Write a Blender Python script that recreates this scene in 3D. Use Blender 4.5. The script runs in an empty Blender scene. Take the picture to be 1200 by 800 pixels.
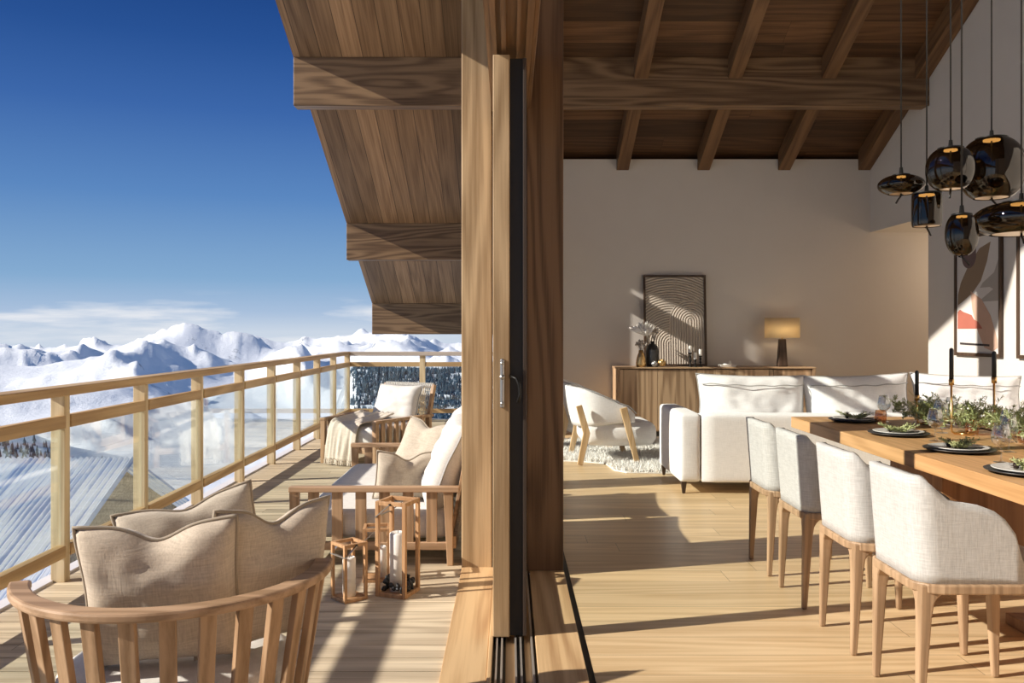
import bpy, bmesh, math, random
from mathutils import Vector, Matrix, noise
random.seed(7)
C = bpy.context.scene.collection
PI = math.pi
R = math.radians
scene = bpy.context.scene

# ------------------------------------------------------------------ materials
def new_mat(name):
    m = bpy.data.materials.new(name); m.use_nodes = True
    nt = m.node_tree; nt.nodes.clear()
    out = nt.nodes.new('ShaderNodeOutputMaterial')
    return m, nt, out

class NB:
    """small node helper"""
    def __init__(s, nt): s.nt = nt
    def n(s, t, **kw):
        nd = s.nt.nodes.new(t)
        for k, v in kw.items(): setattr(nd, k, v)
        return nd
    def link(s, a, b): s.nt.links.new(a, b)
    def put(s, sock, v):
        if hasattr(v, 'is_output') or isinstance(v, bpy.types.NodeSocket): s.link(v, sock)
        else: sock.default_value = v
    def math(s, op, a, b=0.0, c=None):
        nd = s.n('ShaderNodeMath', operation=op)
        s.put(nd.inputs[0], a); s.put(nd.inputs[1], b)
        if c is not None: s.put(nd.inputs[2], c)
        return nd.outputs[0]
    def comb(s, x, y, z):
        nd = s.n('ShaderNodeCombineXYZ')
        for i, v in enumerate((x, y, z)): s.put(nd.inputs[i], v)
        return nd.outputs[0]
    def noise(s, vec, scale, detail=3, rough=.55, dist=0.0):
        nd = s.n('ShaderNodeTexNoise')
        s.link(vec, nd.inputs['Vector']); nd.inputs['Scale'].default_value = scale
        nd.inputs['Detail'].default_value = detail; nd.inputs['Roughness'].default_value = rough
        nd.inputs['Distortion'].default_value = dist
        return nd.outputs['Fac']
    def mix(s, f, a, b):
        nd = s.n('ShaderNodeMix', data_type='RGBA')
        s.put(nd.inputs['Factor'], f)
        for sock, v in ((nd.inputs[6], a), (nd.inputs[7], b)):
            if isinstance(v, tuple): sock.default_value = (*v[:3], 1)
            else: s.link(v, sock)
        return nd.outputs[2]
    def mul(s, col, f):
        nd = s.n('ShaderNodeMix', data_type='RGBA', blend_type='MULTIPLY')
        nd.inputs['Factor'].default_value = 1
        s.link(col, nd.inputs[6])
        cb = s.n('ShaderNodeCombineColor')
        for i in range(3): s.put(cb.inputs[i], f)
        s.link(cb.outputs[0], nd.inputs[7])
        return nd.outputs[2]
    def ramp(s, f, stops):
        nd = s.n('ShaderNodeValToRGB')
        el = nd.color_ramp.elements
        while len(el) < len(stops): el.new(.5)
        for e, (p, c) in zip(el, stops): e.position = p; e.color = (*c, 1) if len(c) == 3 else c
        s.put(nd.inputs[0], f)
        return nd.outputs['Color']
    def bump(s, h, strength, dist=.01):
        nd = s.n('ShaderNodeBump')
        nd.inputs['Strength'].default_value = strength; nd.inputs['Distance'].default_value = dist
        s.link(h, nd.inputs['Height']); return nd.outputs['Normal']
    def bsdf(s, out, col, rough=.5, metal=0.0, normal=None, spec=.5):
        nd = s.n('ShaderNodeBsdfPrincipled')
        if isinstance(col, tuple): nd.inputs['Base Color'].default_value = (*col[:3], 1)
        else: s.link(col, nd.inputs['Base Color'])
        s.put(nd.inputs['Roughness'], rough); nd.inputs['Metallic'].default_value = metal
        nd.inputs['Specular IOR Level'].default_value = spec
        if normal is not None: s.link(normal, nd.inputs['Normal'])
        if out is not None: s.link(nd.outputs[0], out.inputs['Surface'])
        return nd

def wood(name, light, dark, grain='X', plank=None, across=None, rough=.5, ring=.45, freq=1.0, var=.35, bump=.12, length=0.0, groove=.012, slope=0.0):
    """procedural timber: growth-ring contours, fibres, optional planks (axis, width)"""
    m, nt, out = new_mat(name); b = NB(nt)
    tc = b.n('ShaderNodeTexCoord'); sp = b.n('ShaderNodeSeparateXYZ'); b.link(tc.outputs['Object'], sp.inputs[0])
    ax = dict(X=sp.outputs[0], Y=sp.outputs[1], Z=sp.outputs[2])
    others = [k for k in 'XYZ' if k != grain]
    g, a, c = ax[grain], ax[others[0]], ax[others[1]]
    if slope: c = b.math('ADD', c, b.math('MULTIPLY', g, slope))
    rnd = None; line = None
    if plank:
        pa, pw = plank
        q = b.math('DIVIDE', ax[pa], pw)
        idx = b.math('FLOOR', q)
        wn = b.n('ShaderNodeTexWhiteNoise', noise_dimensions='1D'); b.link(idx, wn.inputs['W'])
        rnd = wn.outputs['Value']
        fr = b.math('FRACT', q)
        line = b.math('LESS_THAN', b.math('MINIMUM', fr, b.math('SUBTRACT', 1.0, fr)), groove)
        if length:
            ql = b.math('ADD', b.math('DIVIDE', g, length), b.math('MULTIPLY', rnd, 9.7))
            il = b.math('FLOOR', ql)
            wn2 = b.n('ShaderNodeTexWhiteNoise', noise_dimensions='2D')
            b.link(b.comb(idx, il, 0.0), wn2.inputs['Vector'])
            rnd = wn2.outputs['Value']
            fl = b.math('FRACT', ql)
            l2 = b.math('LESS_THAN', fl, .003 / length)
            line = b.math('MAXIMUM', line, l2)
        g = b.math('ADD', g, b.math('MULTIPLY', rnd, 37.0))
        a = b.math('ADD', a, b.math('MULTIPLY', rnd, 13.0))
    v1 = b.comb(b.math('MULTIPLY', g, .22 * freq), b.math('MULTIPLY', a, 2.6 * freq), b.math('MULTIPLY', c, 2.6 * freq))
    n1 = b.noise(v1, 1.0, 2, .45, .12)
    rings = b.math('MULTIPLY_ADD', b.math('SINE', b.math('MULTIPLY', n1, 70.0)), .5, .5)
    v2 = b.comb(b.math('MULTIPLY', g, 1.6 * freq), b.math('MULTIPLY', a, 70 * freq), b.math('MULTIPLY', c, 70 * freq))
    n2 = b.noise(v2, 1.0, 4, .6)
    n3 = b.noise(v1, .6, 2)
    f = b.math('ADD', b.math('MULTIPLY', rings, ring), b.math('MULTIPLY', n2, 1.0 - ring))
    f2 = b.math('MULTIPLY_ADD', f, .75, b.math('MULTIPLY', n3, .3))
    col = b.ramp(f2, [(.32, dark), (.66, light)])
    if rnd is not None:
        col = b.mul(col, b.math('MULTIPLY_ADD', rnd, var * 2, 1.0 - var))
        col = b.mix(b.math('MULTIPLY', line, .75), col, tuple(x * .25 for x in dark))
    b.bsdf(out, col, rough, normal=b.bump(f, bump, .004), spec=.35)
    return m

def fabric(name, c1, c2, scale=420, rough=.95, bump=.25, big=.12, coarse=None):
    m, nt, out = new_mat(name); b = NB(nt)
    tc = b.n('ShaderNodeTexCoord'); co = tc.outputs['Object']
    sp = b.n('ShaderNodeSeparateXYZ'); b.link(co, sp.inputs[0])
    s = coarse or scale
    h1 = b.noise(b.comb(b.math('MULTIPLY', sp.outputs[0], s), b.math('MULTIPLY', sp.outputs[1], s), b.math('MULTIPLY', sp.outputs[2], s * .08)), 1, 2)
    h2 = b.noise(b.comb(b.math('MULTIPLY', sp.outputs[0], s * .08), b.math('MULTIPLY', sp.outputs[1], s * .08), b.math('MULTIPLY', sp.outputs[2], s)), 1, 2)
    h = b.math('MULTIPLY', b.math('ADD', h1, h2), .5)
    l = b.noise(co, 6, 2)
    f = b.math('ADD', h, b.math('MULTIPLY', b.math('SUBTRACT', l, .5), big))
    col = b.ramp(f, [(.32, c2), (.66, c1)])
    nd = b.bsdf(out, col, rough, normal=b.bump(h, bump, .003), spec=.15)
    nd.inputs['Sheen Weight'].default_value = .15
    return m

def plain(name, col, rough=.5, metal=0.0, var=.06, scale=14, bump=0.0, spec=.5):
    m, nt, out = new_mat(name); b = NB(nt)
    tc = b.n('ShaderNodeTexCoord'); n = b.noise(tc.outputs['Object'], scale, 4)
    col2 = b.mix(n, tuple(min(1, x * (1 - var)) for x in col), tuple(min(1, x * (1 + var)) for x in col))
    b.bsdf(out, col2, rough, metal, b.bump(n, bump, .004) if bump else None, spec)
    return m

def thin_glass(name, tint, refl=(1, 1, 1), ior=1.45, gain=1.0, base=0.0):
    m, nt, out = new_mat(name); b = NB(nt)
    tr = b.n('ShaderNodeBsdfTransparent'); tr.inputs[0].default_value = (*tint, 1)
    gl = b.n('ShaderNodeBsdfGlossy'); gl.inputs['Color'].default_value = (*refl, 1); gl.inputs['Roughness'].default_value = .0
    fr = b.n('ShaderNodeFresnel'); ge = b.n('ShaderNodeNewGeometry')
    b.link(b.math('MULTIPLY_ADD', ge.outputs['Backfacing'], 1.0 / ior - ior, ior), fr.inputs['IOR'])
    f = b.math('MINIMUM', b.math('MULTIPLY_ADD', fr.outputs[0], gain, base), 1.0)
    mx = b.n('ShaderNodeMixShader'); b.link(f, mx.inputs[0]); b.link(tr.outputs[0], mx.inputs[1]); b.link(gl.outputs[0], mx.inputs[2])
    b.link(mx.outputs[0], out.inputs['Surface'])
    return m

def emit(name, col, strength):
    m, nt, out = new_mat(name); b = NB(nt)
    e = b.n('ShaderNodeEmission'); e.inputs[0].default_value = (*col, 1); e.inputs[1].default_value = strength
    b.link(e.outputs[0], out.inputs['Surface']); return m

OAK_L, OAK_D = (.56, .36, .185), (.30, .17, .075)
M = {}
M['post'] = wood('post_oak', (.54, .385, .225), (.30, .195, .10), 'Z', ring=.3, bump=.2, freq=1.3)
M['post_shaded'] = wood('shaded_post_oak', (.19, .11, .06), (.08, .042, .022), 'Z', ring=.4, bump=.2, freq=1.3)  # post oak darkened, the inner post's shade put into its colour
M['sill'] = wood('sill_oak', (.66, .45, .24), (.42, .25, .12), 'Y', ring=.35)
M['beam'] = wood('beam_oak', (.26, .16, .085), (.105, .058, .029), 'X', ring=.38, freq=1.3, bump=.3)
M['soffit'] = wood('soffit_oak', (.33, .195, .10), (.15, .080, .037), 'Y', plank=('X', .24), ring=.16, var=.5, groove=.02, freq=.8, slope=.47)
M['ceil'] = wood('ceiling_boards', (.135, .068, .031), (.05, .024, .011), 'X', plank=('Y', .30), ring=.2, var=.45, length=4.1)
M['rafter'] = wood('rafter_oak', (.20, .108, .05), (.10, .05, .024), 'Y', ring=.3, slope=.47)
M['head'] = wood('door_head_oak', (.27, .155, .08), (.13, .07, .033), 'Y', ring=.25)
M['floor'] = wood('floor_oak', (.74, .545, .32), (.54, .365, .185), 'X', plank=('Y', .21), ring=.25, var=.08, length=2.3, rough=.38, groove=.008, bump=.05)
M['deck'] = wood('deck_timber', (.66, .55, .395), (.40, .315, .215), 'X', plank=('Y', .145), ring=.3, var=.14, rough=.7, length=3.0, groove=.0)
M['rail'] = wood('railing_timber', (.60, .42, .22), (.40, .255, .12), 'Y', ring=.35)
M['railx'] = wood('railing_timber_cross', (.60, .42, .22), (.40, .255, .12), 'X', ring=.35)
M['railcap'] = wood('sky_sheen_cap', (.60, .52, .45), (.44, .37, .31), 'X', ring=.3)  # end handrail timber greyed, sky reflection put into its colour
M['railz'] = wood('railing_post_timber', (.74, .60, .38), (.52, .39, .22), 'Z', ring=.4)
M['teak'] = wood('teak_upright', (.49, .315, .185), (.30, .18, .095), 'Z', ring=.4, freq=1.8)
M['teakx'] = wood('teak_rail', (.50, .325, .20), (.31, .19, .105), 'X', ring=.4, freq=1.8)
M['lant'] = wood('lantern_teak', (.56, .33, .17), (.38, .20, .09), 'Z', ring=.3, freq=2.5)
M['chairwood'] = wood('dining_chair_oak', (.47, .315, .19), (.29, .185, .105), 'Z', ring=.35, freq=2.2)
M['tablewood'] = wood('table_oak', (.62, .36, .165), (.45, .245, .10), 'Y', ring=.3, freq=1.2, rough=.4)
M['tablebase'] = wood('table_pedestal_oak', (.36, .18, .08), (.22, .105, .045), 'Z', ring=.3)
M['side'] = wood('sideboard_oak', (.54, .37, .225), (.31, .195, .11), 'Z', plank=('X', .17), ring=.55, var=.2, freq=1.2, groove=.0)
M['sidetop'] = wood('sideboard_top_oak', (.54, .37, .225), (.34, .215, .12), 'X', ring=.4)
M['lightoak'] = wood('lounge_leg_oak', (.66, .47, .27), (.48, .31, .15), 'Z', ring=.35, freq=1.6)
M['wall'] = plain('plaster', (.66, .615, .565), .9, var=.03, scale=3, bump=.05, spec=.2)
M['darkwood'] = wood('dark_walnut', (.09, .055, .035), (.045, .027, .018), 'Z', ring=.3)
M['black'] = plain('black_rubber', (.012, .010, .009), .5)
M['darkbrown'] = plain('dark_door_profile', (.045, .028, .018), .6)
M['blackmetal'] = plain('black_metal', (.02, .019, .018), .45, .6)
M['steel'] = plain('brushed_steel', (.42, .41, .40), .35, .9, bump=.02)
M['alu'] = plain('aluminium_track', (.55, .50, .44), .4, .6)
M['white'] = fabric('white_boucle', (.90, .89, .885), (.77, .76, .755), coarse=260, bump=.35)
M['whiteline'] = fabric('white_linen', (.76, .73, .69), (.62, .59, .55), coarse=300)
M['greylin'] = fabric('pale_grey_linen', (.60, .592, .57), (.43, .422, .405), coarse=240, bump=.4)
M['inner_face'] = fabric('taupe_inner_face', (.12, .10, .085), (.07, .056, .05))  # darker taupe for the inner faces of the dining chair shells
M['beige'] = fabric('beige_linen', (.66, .555, .44), (.47, .385, .30), coarse=230, bump=.4)
M['beige2'] = fabric('sand_linen', (.60, .52, .42), (.44, .37, .29), coarse=260)
M['throw'] = fabric('throw_wool', (.78, .70, .60), (.60, .52, .43), coarse=200)
M['seam'] = fabric('seam_cord', (.42, .35, .27), (.34, .28, .21))
M['wseam'] = fabric('pale_seam', (.45, .44, .43), (.36, .35, .34))
M['rope'] = fabric('white_rope', (.82, .80, .76), (.62, .60, .56), coarse=500)
M['rug'] = plain('shag_pile', (.86, .84, .80), .95, var=.08, spec=.1)
M['glass'] = thin_glass('window_glass', (.96, .985, .975), gain=1.0)
M['railglass'] = thin_glass('balustrade_glass', (.955, .985, .97), ior=1.5, gain=1.0, base=.02)
M['wineglass'] = thin_glass('clear_stemware', (.93, .94, .94), ior=1.5, gain=2.2, base=.04)
M['amber'] = thin_glass('amber_tumbler_glass', (.93, .77, .64), ior=1.5, gain=1.5, base=.05)
M['smoke'] = thin_glass('smoked_mirror_glass', (.16, .115, .065), (.60, .57, .54), ior=1.65, gain=1.1, base=.03)
M['brass'] = plain('brass', (.72, .44, .17), .28, 1.0)
M['gold'] = plain('gold_glaze', (.60, .40, .18), .3, .85)
M['candle'] = plain('white_wax', (.88, .85, .80), .55, var=.02)
M['blackwax'] = plain('charcoal_wax', (.022, .024, .026), .5)
M['pebble'] = plain('black_pebble', (.02, .021, .024), .55)
M['ceramic'] = plain('stone_glaze', (.60, .58, .55), .25, var=.1)
M['darkcer'] = plain('dark_stoneware', (.035, .034, .035), .35, var=.15)
M['leaf'] = plain('fir_green', (.36, .41, .17), .7, var=.5, scale=40)
M['leaf2'] = plain('eucalyptus_green', (.50, .52, .30), .7, var=.3, scale=40)
M['sprig'] = plain('sprig_green', (.40, .42, .19), .7, var=.35, scale=60)
M['cone'] = plain('pine_cone_brown', (.07, .045, .032), .8, var=.4, scale=60)
M['pampas'] = plain('white_dried_plume', (.90, .87, .82), .95)
M['dried'] = plain('grey_dried_flower', (.45, .39, .34), .95)
M['led'] = emit('warm_led', (1.0, .66, .28), 4.5)
def shade_mat():
    m, nt, out = new_mat('lamp_shade_linen'); b = NB(nt)
    nd = b.bsdf(None, (.78, .66, .48), .9)
    tl = b.n('ShaderNodeBsdfTranslucent'); tl.inputs[0].default_value = (.93, .82, .60, 1)
    mx = b.n('ShaderNodeMixShader'); mx.inputs[0].default_value = .55
    b.link(nd.outputs[0], mx.inputs[1]); b.link(tl.outputs[0], mx.inputs[2]); b.link(mx.outputs[0], out.inputs['Surface'])
    return m
M['shade'] = shade_mat()

def relief_mat():
    m, nt, out = new_mat('sand_relief'); b = NB(nt)
    tc = b.n('ShaderNodeTexCoord'); sp = b.n('ShaderNodeSeparateXYZ'); b.link(tc.outputs['Object'], sp.inputs[0])
    x, z = sp.outputs[0], sp.outputs[2]
    def arch(cx, cz):
        dx = b.math('SUBTRACT', x, cx); dz = b.math('MAXIMUM', b.math('SUBTRACT', z, cz), 0.0)
        return b.math('SQRT', b.math('ADD', b.math('MULTIPLY', dx, dx), b.math('MULTIPLY', dz, dz)))
    d1 = arch(.62, .60); d2 = arch(.36, .30)
    inside = b.math('LESS_THAN', d1, .28)
    d = b.math('ADD', b.math('MULTIPLY', d1, inside), b.math('MULTIPLY', d2, b.math('SUBTRACT', 1.0, inside)))
    h = b.math('MULTIPLY_ADD', b.math('SINE', b.math('MULTIPLY', d, 190.0)), .5, .5)
    b.bsdf(out, b.ramp(h, [(0, (.42, .36, .30)), (1, (.62, .55, .47))]), .95, normal=b.bump(h, .9, .012), spec=.1)
    return m
M['relief'] = relief_mat()

def snow_mat(name='mountain_snow', rock=.60):
    m, nt, out = new_mat(name); b = NB(nt)
    tc = b.n('ShaderNodeTexCoord'); g = b.n('ShaderNodeNewGeometry')
    sp = b.n('ShaderNodeSeparateXYZ'); b.link(g.outputs['Normal'], sp.inputs[0])
    n = b.noise(tc.outputs['Object'], .016, 9, .72)
    n2 = b.noise(tc.outputs['Object'], .0016, 3, .6)
    f = b.math('ADD', b.math('MULTIPLY', b.math('SUBTRACT', 1.0, sp.outputs[2]), .35), b.math('ADD', b.math('MULTIPLY', n, .55), b.math('MULTIPLY', n2, .35)))
    k = b.ramp(f, [(rock, (0, 0, 0)), (rock + .07, (1, 1, 1))])
    col = b.mix(k, (.74, .76, .80), (.20, .23, .28))
    b.bsdf(out, col, .9, normal=b.bump(n, .5, 12.0), spec=.1)
    return m
M['snow'] = snow_mat('mountain_snow', .575)

def tin_mat():
    m, nt, out = new_mat('snowy_corrugated_metal'); b = NB(nt)
    tc = b.n('ShaderNodeTexCoord'); sp = b.n('ShaderNodeSeparateXYZ'); b.link(tc.outputs['Object'], sp.inputs[0])
    v = b.comb(b.math('MULTIPLY', sp.outputs[0], 1.2), b.math('MULTIPLY', sp.outputs[1], .55), 0.0)
    n = b.noise(v, 1.0, 5, .65)
    v2 = b.comb(b.math('MULTIPLY', sp.outputs[0], 9.5), b.math('MULTIPLY', sp.outputs[1], .25), 0.0)
    n2 = b.noise(v2, 1.0, 2, .5)
    f = b.math('ADD', b.math('MULTIPLY', n, .6), b.math('MULTIPLY', n2, .4))
    wv = b.math('COSINE', b.math('MULTIPLY', b.math('ADD', sp.outputs[0], 6.5), 2 * PI / (8 * 13.02 / 988)))
    f = b.math('SUBTRACT', f, b.math('MULTIPLY', wv, .075))
    k = b.ramp(f, [(.50, (0, 0, 0)), (.58, (1, 1, 1))])
    b.bsdf(out, b.mix(k, (.92, .93, .95), (.34, .45, .66)), .6, spec=.3)
    return m
M['tin'] = tin_mat()
M['siding'] = wood('chalet_siding', (.48, .36, .22), (.30, .21, .12), 'X', plank=('Z', .18), var=.25)
def tree_mat():
    m, nt, out = new_mat('hazed_frosted_conifer'); b = NB(nt)
    tc = b.n('ShaderNodeTexCoord'); n = b.noise(tc.outputs['Object'], .22, 4, .7)
    col = b.ramp(n, [(.38, (.020, .045, .075)), (.58, (.055, .10, .15)), (.78, (.34, .42, .52))])  # blue tones have distance haze mixed into the colour; palest is snow
    b.bsdf(out, col, .95, spec=.1); return m
M['tree'] = tree_mat()

# ------------------------------------------------------------------ geometry helpers
def obj(name, bm, mat, parent=None, bevel=0.0, smooth=False, solid=0.0, sub=0, offset=-1):
    me = bpy.data.meshes.new(name)
    bmesh.ops.recalc_face_normals(bm, faces=bm.faces)
    bm.to_mesh(me); bm.free()
    me.materials.append(M[mat] if isinstance(mat, str) else mat)
    o = bpy.data.objects.new(name, me); C.objects.link(o)
    if parent is not None: o.parent = parent
    if smooth:
        for p in me.polygons: p.use_smooth = True
    if solid:
        md = o.modifiers.new('s', 'SOLIDIFY'); md.thickness = solid; md.offset = offset
    if sub:
        md = o.modifiers.new('d', 'SUBSURF'); md.levels = sub; md.render_levels = sub
    if bevel:
        md = o.modifiers.new('b', 'BEVEL'); md.width = bevel; md.segments = 2; md.limit_method = 'ANGLE'
    return o

def tag(o, label=None, cat=None, group=None, kind=None):
    if label: o['label'] = label
    if cat: o['category'] = cat
    if group: o['group'] = group
    if kind: o['kind'] = kind
    return o

def thing(name, label, cat, loc=(0, 0, 0), rz=0.0, group=None):
    o = bpy.data.objects.new(name, None); C.objects.link(o); o.empty_display_size = .1
    o.location = loc; o.rotation_euler = (0, 0, rz)
    return tag(o, label, cat, group)

def dup(o, parent=None, loc=None, rz=None, label=None, group=None):
    c = o.copy(); C.objects.link(c)
    if parent is not None: c.parent = parent
    if loc is not None: c.location = loc
    if rz is not None: c.rotation_euler = (0, 0, rz)
    if label: c['label'] = label
    if group: c['group'] = group
    for ch in list(o.children): dup(ch, c)
    return c

def box(bm, x0, x1, y0, y1, z0, z1):
    v = [bm.verts.new(p) for p in ((x0, y0, z0), (x1, y0, z0), (x1, y1, z0), (x0, y1, z0), (x0, y0, z1), (x1, y0, z1), (x1, y1, z1), (x0, y1, z1))]
    for f in ((0, 3, 2, 1), (4, 5, 6, 7), (0, 1, 5, 4), (1, 2, 6, 5), (2, 3, 7, 6), (3, 0, 4, 7)): bm.faces.new([v[i] for i in f])
    return v
def B(*boxes):
    bm = bmesh.new()
    for b in boxes: box(bm, *b)
    return bm

def bar(bm, p, q, w, d, up=(0, 0, 1), w2=None, d2=None):
    """rectangular bar from p to q; w along side vector, d along the other"""
    p, q = Vector(p), Vector(q); t = (q - p).normalized(); up = Vector(up)
    s = t.cross(up)
    if s.length < 1e-4: s = t.cross(Vector((0, 1, 0)))
    s.normalize(); u = s.cross(t).normalized()
    w2 = w if w2 is None else w2; d2 = d if d2 is None else d2
    a = [bm.verts.new(p + s * (sx * w / 2) + u * (sy * d / 2)) for sx, sy in ((-1, -1), (1, -1), (1, 1), (-1, 1))]
    c = [bm.verts.new(q + s * (sx * w2 / 2) + u * (sy * d2 / 2)) for sx, sy in ((-1, -1), (1, -1), (1, 1), (-1, 1))]
    for i in range(4): bm.faces.new((a[i], a[(i + 1) % 4], c[(i + 1) % 4], c[i]))
    bm.faces.new(a[::-1]); bm.faces.new(c)

def tube(bm, pts, r, n=8, closed=False):
    pts = [Vector(p) for p in pts]; k = len(pts)
    rs = r if isinstance(r, (list, tuple)) else [r] * k
    rings = []; prev = None
    for i, p in enumerate(pts):
        a = pts[(i - 1) % k] if (closed or i > 0) else p
        c = pts[(i + 1) % k] if (closed or i < k - 1) else p
        t = (c - a).normalized()
        if prev is None:
            prev = t.cross(Vector((0, 0, 1)))
            if prev.length < 1e-3: prev = t.cross(Vector((1, 0, 0)))
        s = (prev - t * prev.dot(t)).normalized(); prev = s
        u = t.cross(s)
        rings.append([bm.verts.new(p + (s * math.cos(2 * PI * j / n) + u * math.sin(2 * PI * j / n)) * rs[i]) for j in range(n)])
    m = k if closed else k - 1
    for i in range(m):
        A, D = rings[i], rings[(i + 1) % k]
        for j in range(n): bm.faces.new((A[j], A[(j + 1) % n], D[(j + 1) % n], D[j]))
    if not closed:
        bm.faces.new(rings[0][::-1]); bm.faces.new(rings[-1])

def lathe(bm, prof, n=24, cx=0, cy=0, cz=0, sx=1, sy=1):
    rings = []
    for r, z in prof:
        if r < 1e-5: rings.append([bm.verts.new((cx, cy, cz + z))])
        else: rings.append([bm.verts.new((cx + sx * r * math.cos(2 * PI * j / n), cy + sy * r * math.sin(2 * PI * j / n), cz + z)) for j in range(n)])
    for A, D in zip(rings, rings[1:]):
        for j in range(n):
            k = (j + 1) % n
            if len(A) == 1 and len(D) == 1: continue
            if len(A) == 1: bm.faces.new((A[0], D[j], D[k]))
            elif len(D) == 1: bm.faces.new((A[j], A[k], D[0]))
            else: bm.faces.new((A[j], A[k], D[k], D[j]))

def softbox(bm, sx, sy, sz, r, puff=0.0, n=10, wr=0.0, seed=0, fn=None):
    """rounded, slightly bulging upholstered block, centred; fn maps a point"""
    t = bmesh.new(); bmesh.ops.create_cube(t, size=2.0)
    bmesh.ops.subdivide_edges(t, edges=t.edges, cuts=n, use_grid_fill=True)
    h = Vector((sx / 2, sy / 2, sz / 2)); idx = {}
    for v in t.verts:
        p = Vector((v.co.x * h.x, v.co.y * h.y, v.co.z * h.z))
        # pull samples toward edges so the rounding gets geometry
        for k in range(3):
            u = v.co[k]; p[k] = h[k] * (math.copysign(1 - (1 - abs(u)) ** 1.35, u))
        c = Vector([max(-(h[k] - r), min(h[k] - r, p[k])) for k in range(3)])
        d = p - c
        if d.length > 1e-6: p = c + d.normalized() * r if max(abs(v.co.x), abs(v.co.y), abs(v.co.z)) > .999 else p
        a = [1 - (p[k] / h[k]) ** 2 for k in range(3)]
        if puff:
            ax = max(range(3), key=lambda k: abs(p[k]) / h[k])
            o = [k for k in range(3) if k != ax]
            p[ax] += math.copysign(puff * max(0, a[o[0]]) * max(0, a[o[1]]), p[ax])
        if wr:
            nv = noise.noise_vector(p * 5 + Vector((seed * 3.1, seed * 1.7, seed))) + noise.noise_vector(p * 13 + Vector((seed, 5, 0))) * .4
            p += nv * wr
        idx[v] = bm.verts.new(fn(p) if fn else p)
    for f in t.faces: bm.faces.new([idx[v] for v in f.verts])
    t.free()

def pillow_bm(w, h, t, chop=.0, seed=0, n=26, wr=.012):
    """knife-edge cushion standing in local XZ, base at z=0, thickness along Y"""
    bm = bmesh.new(); G = {}
    def pos(i, j, side):
        u = -1 + 2 * i / n; v = -1 + 2 * j / n
        x = u * w / 2 * (1 - .07 * (1 - u * u * 0) * (1 - v * v)); z = v * h / 2 * (1 - .07 * (1 - u * u))
        th = t / 2 * (max(0, 1 - u ** 4) ** .55) * (max(0, 1 - v ** 4) ** .55)
        c = chop * math.exp(-(u / .33) ** 2) * max(0, (v + .5) / 1.5) ** 2
        z -= c; th *= 1 - 1.2 * c / max(h, .01)
        q = Vector((x * 6, z * 6, seed * 4.3 + side * 2))
        e = (1 - u ** 6) * (1 - v ** 6)
        th += e * (noise.noise(q) * wr + noise.noise(q * 2.6) * wr * .5 + noise.noise(Vector((u * 3.3, v * 5, seed))) * wr * .6)
        bend = noise.noise(Vector((u * 1.3, v * 1.3, seed + 9))) * .02
        return Vector((x + noise.noise(q + Vector((9, 9, 9))) * .006, side * th + bend, z + h / 2))
    for i in range(n + 1):
        for j in range(n + 1):
            edge = i in (0, n) or j in (0, n)
            a = bm.verts.new(pos(i, j, -1)); G[i, j, 0] = a
            G[i, j, 1] = a if edge else bm.verts.new(pos(i, j, 1))
    for i in range(n):
        for j in range(n):
            bm.faces.new((G[i, j, 0], G[i + 1, j, 0], G[i + 1, j + 1, 0], G[i, j + 1, 0]))
            q = (G[i, j, 1], G[i, j + 1, 1], G[i + 1, j + 1, 1], G[i + 1, j, 1])
            if len(set(q)) >= 3 and set(q) != {G[i, j, 0], G[i + 1, j, 0], G[i + 1, j + 1, 0], G[i, j + 1, 0]}:
                try: bm.faces.new(q)
                except ValueError: pass
    border = [G[i, 0, 0].co.copy() for i in range(n)] + [G[n, j, 0].co.copy() for j in range(n)] + [G[i, n, 0].co.copy() for i in range(n, 0, -1)] + [G[0, j, 0].co.copy() for j in range(n, 0, -1)]
    return bm, border

def pillow(name, label, mat, seam, w, h, t, loc, yaw=0, tilt=0, roll=0, chop=.0, seed=0, cat='cushion', group=None, parent=None, wr=.012, piping=.006):
    bm, border = pillow_bm(w, h, t, chop, seed, wr=wr)
    o = obj(name, bm, mat, parent, smooth=True)
    o.location = loc
    o.rotation_euler = (Matrix.Rotation(yaw, 3, 'Z') @ Matrix.Rotation(tilt, 3, 'X') @ Matrix.Rotation(roll, 3, 'Y')).to_euler()
    if label: tag(o, label, cat, group)
    b2 = bmesh.new(); tube(b2, border, piping, 6, True)
    obj('piping', b2, seam, o, smooth=True)
    return o

def struct(name, bm, mat, **kw):
    o = obj(name, bm, mat, **kw); o['kind'] = 'structure'; return o

# ------------------------------------------------------------------ camera, world, sun
cam = bpy.data.cameras.new('camera'); co = bpy.data.objects.new('camera', cam); C.objects.link(co)
co.location = (0, 0, 1.35); co.rotation_euler = (PI / 2, 0, 0)
cam.lens = 30.0; cam.sensor_width = 36.0; cam.shift_x = .0025; cam.shift_y = -.0092
cam.clip_start = .05; cam.clip_end = 20000
scene.camera = co

SUN = Vector((.97, .24, -.545)).normalized()
sl = bpy.data.lights.new('sun', 'SUN'); sl.energy = 6.9; sl.angle = R(.6); sl.color = (1.0, .925, .815)
so = bpy.data.objects.new('sun', sl); C.objects.link(so); so.rotation_euler = SUN.to_track_quat('-Z', 'Y').to_euler(); so.location = (-30, -8, 20)

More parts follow.
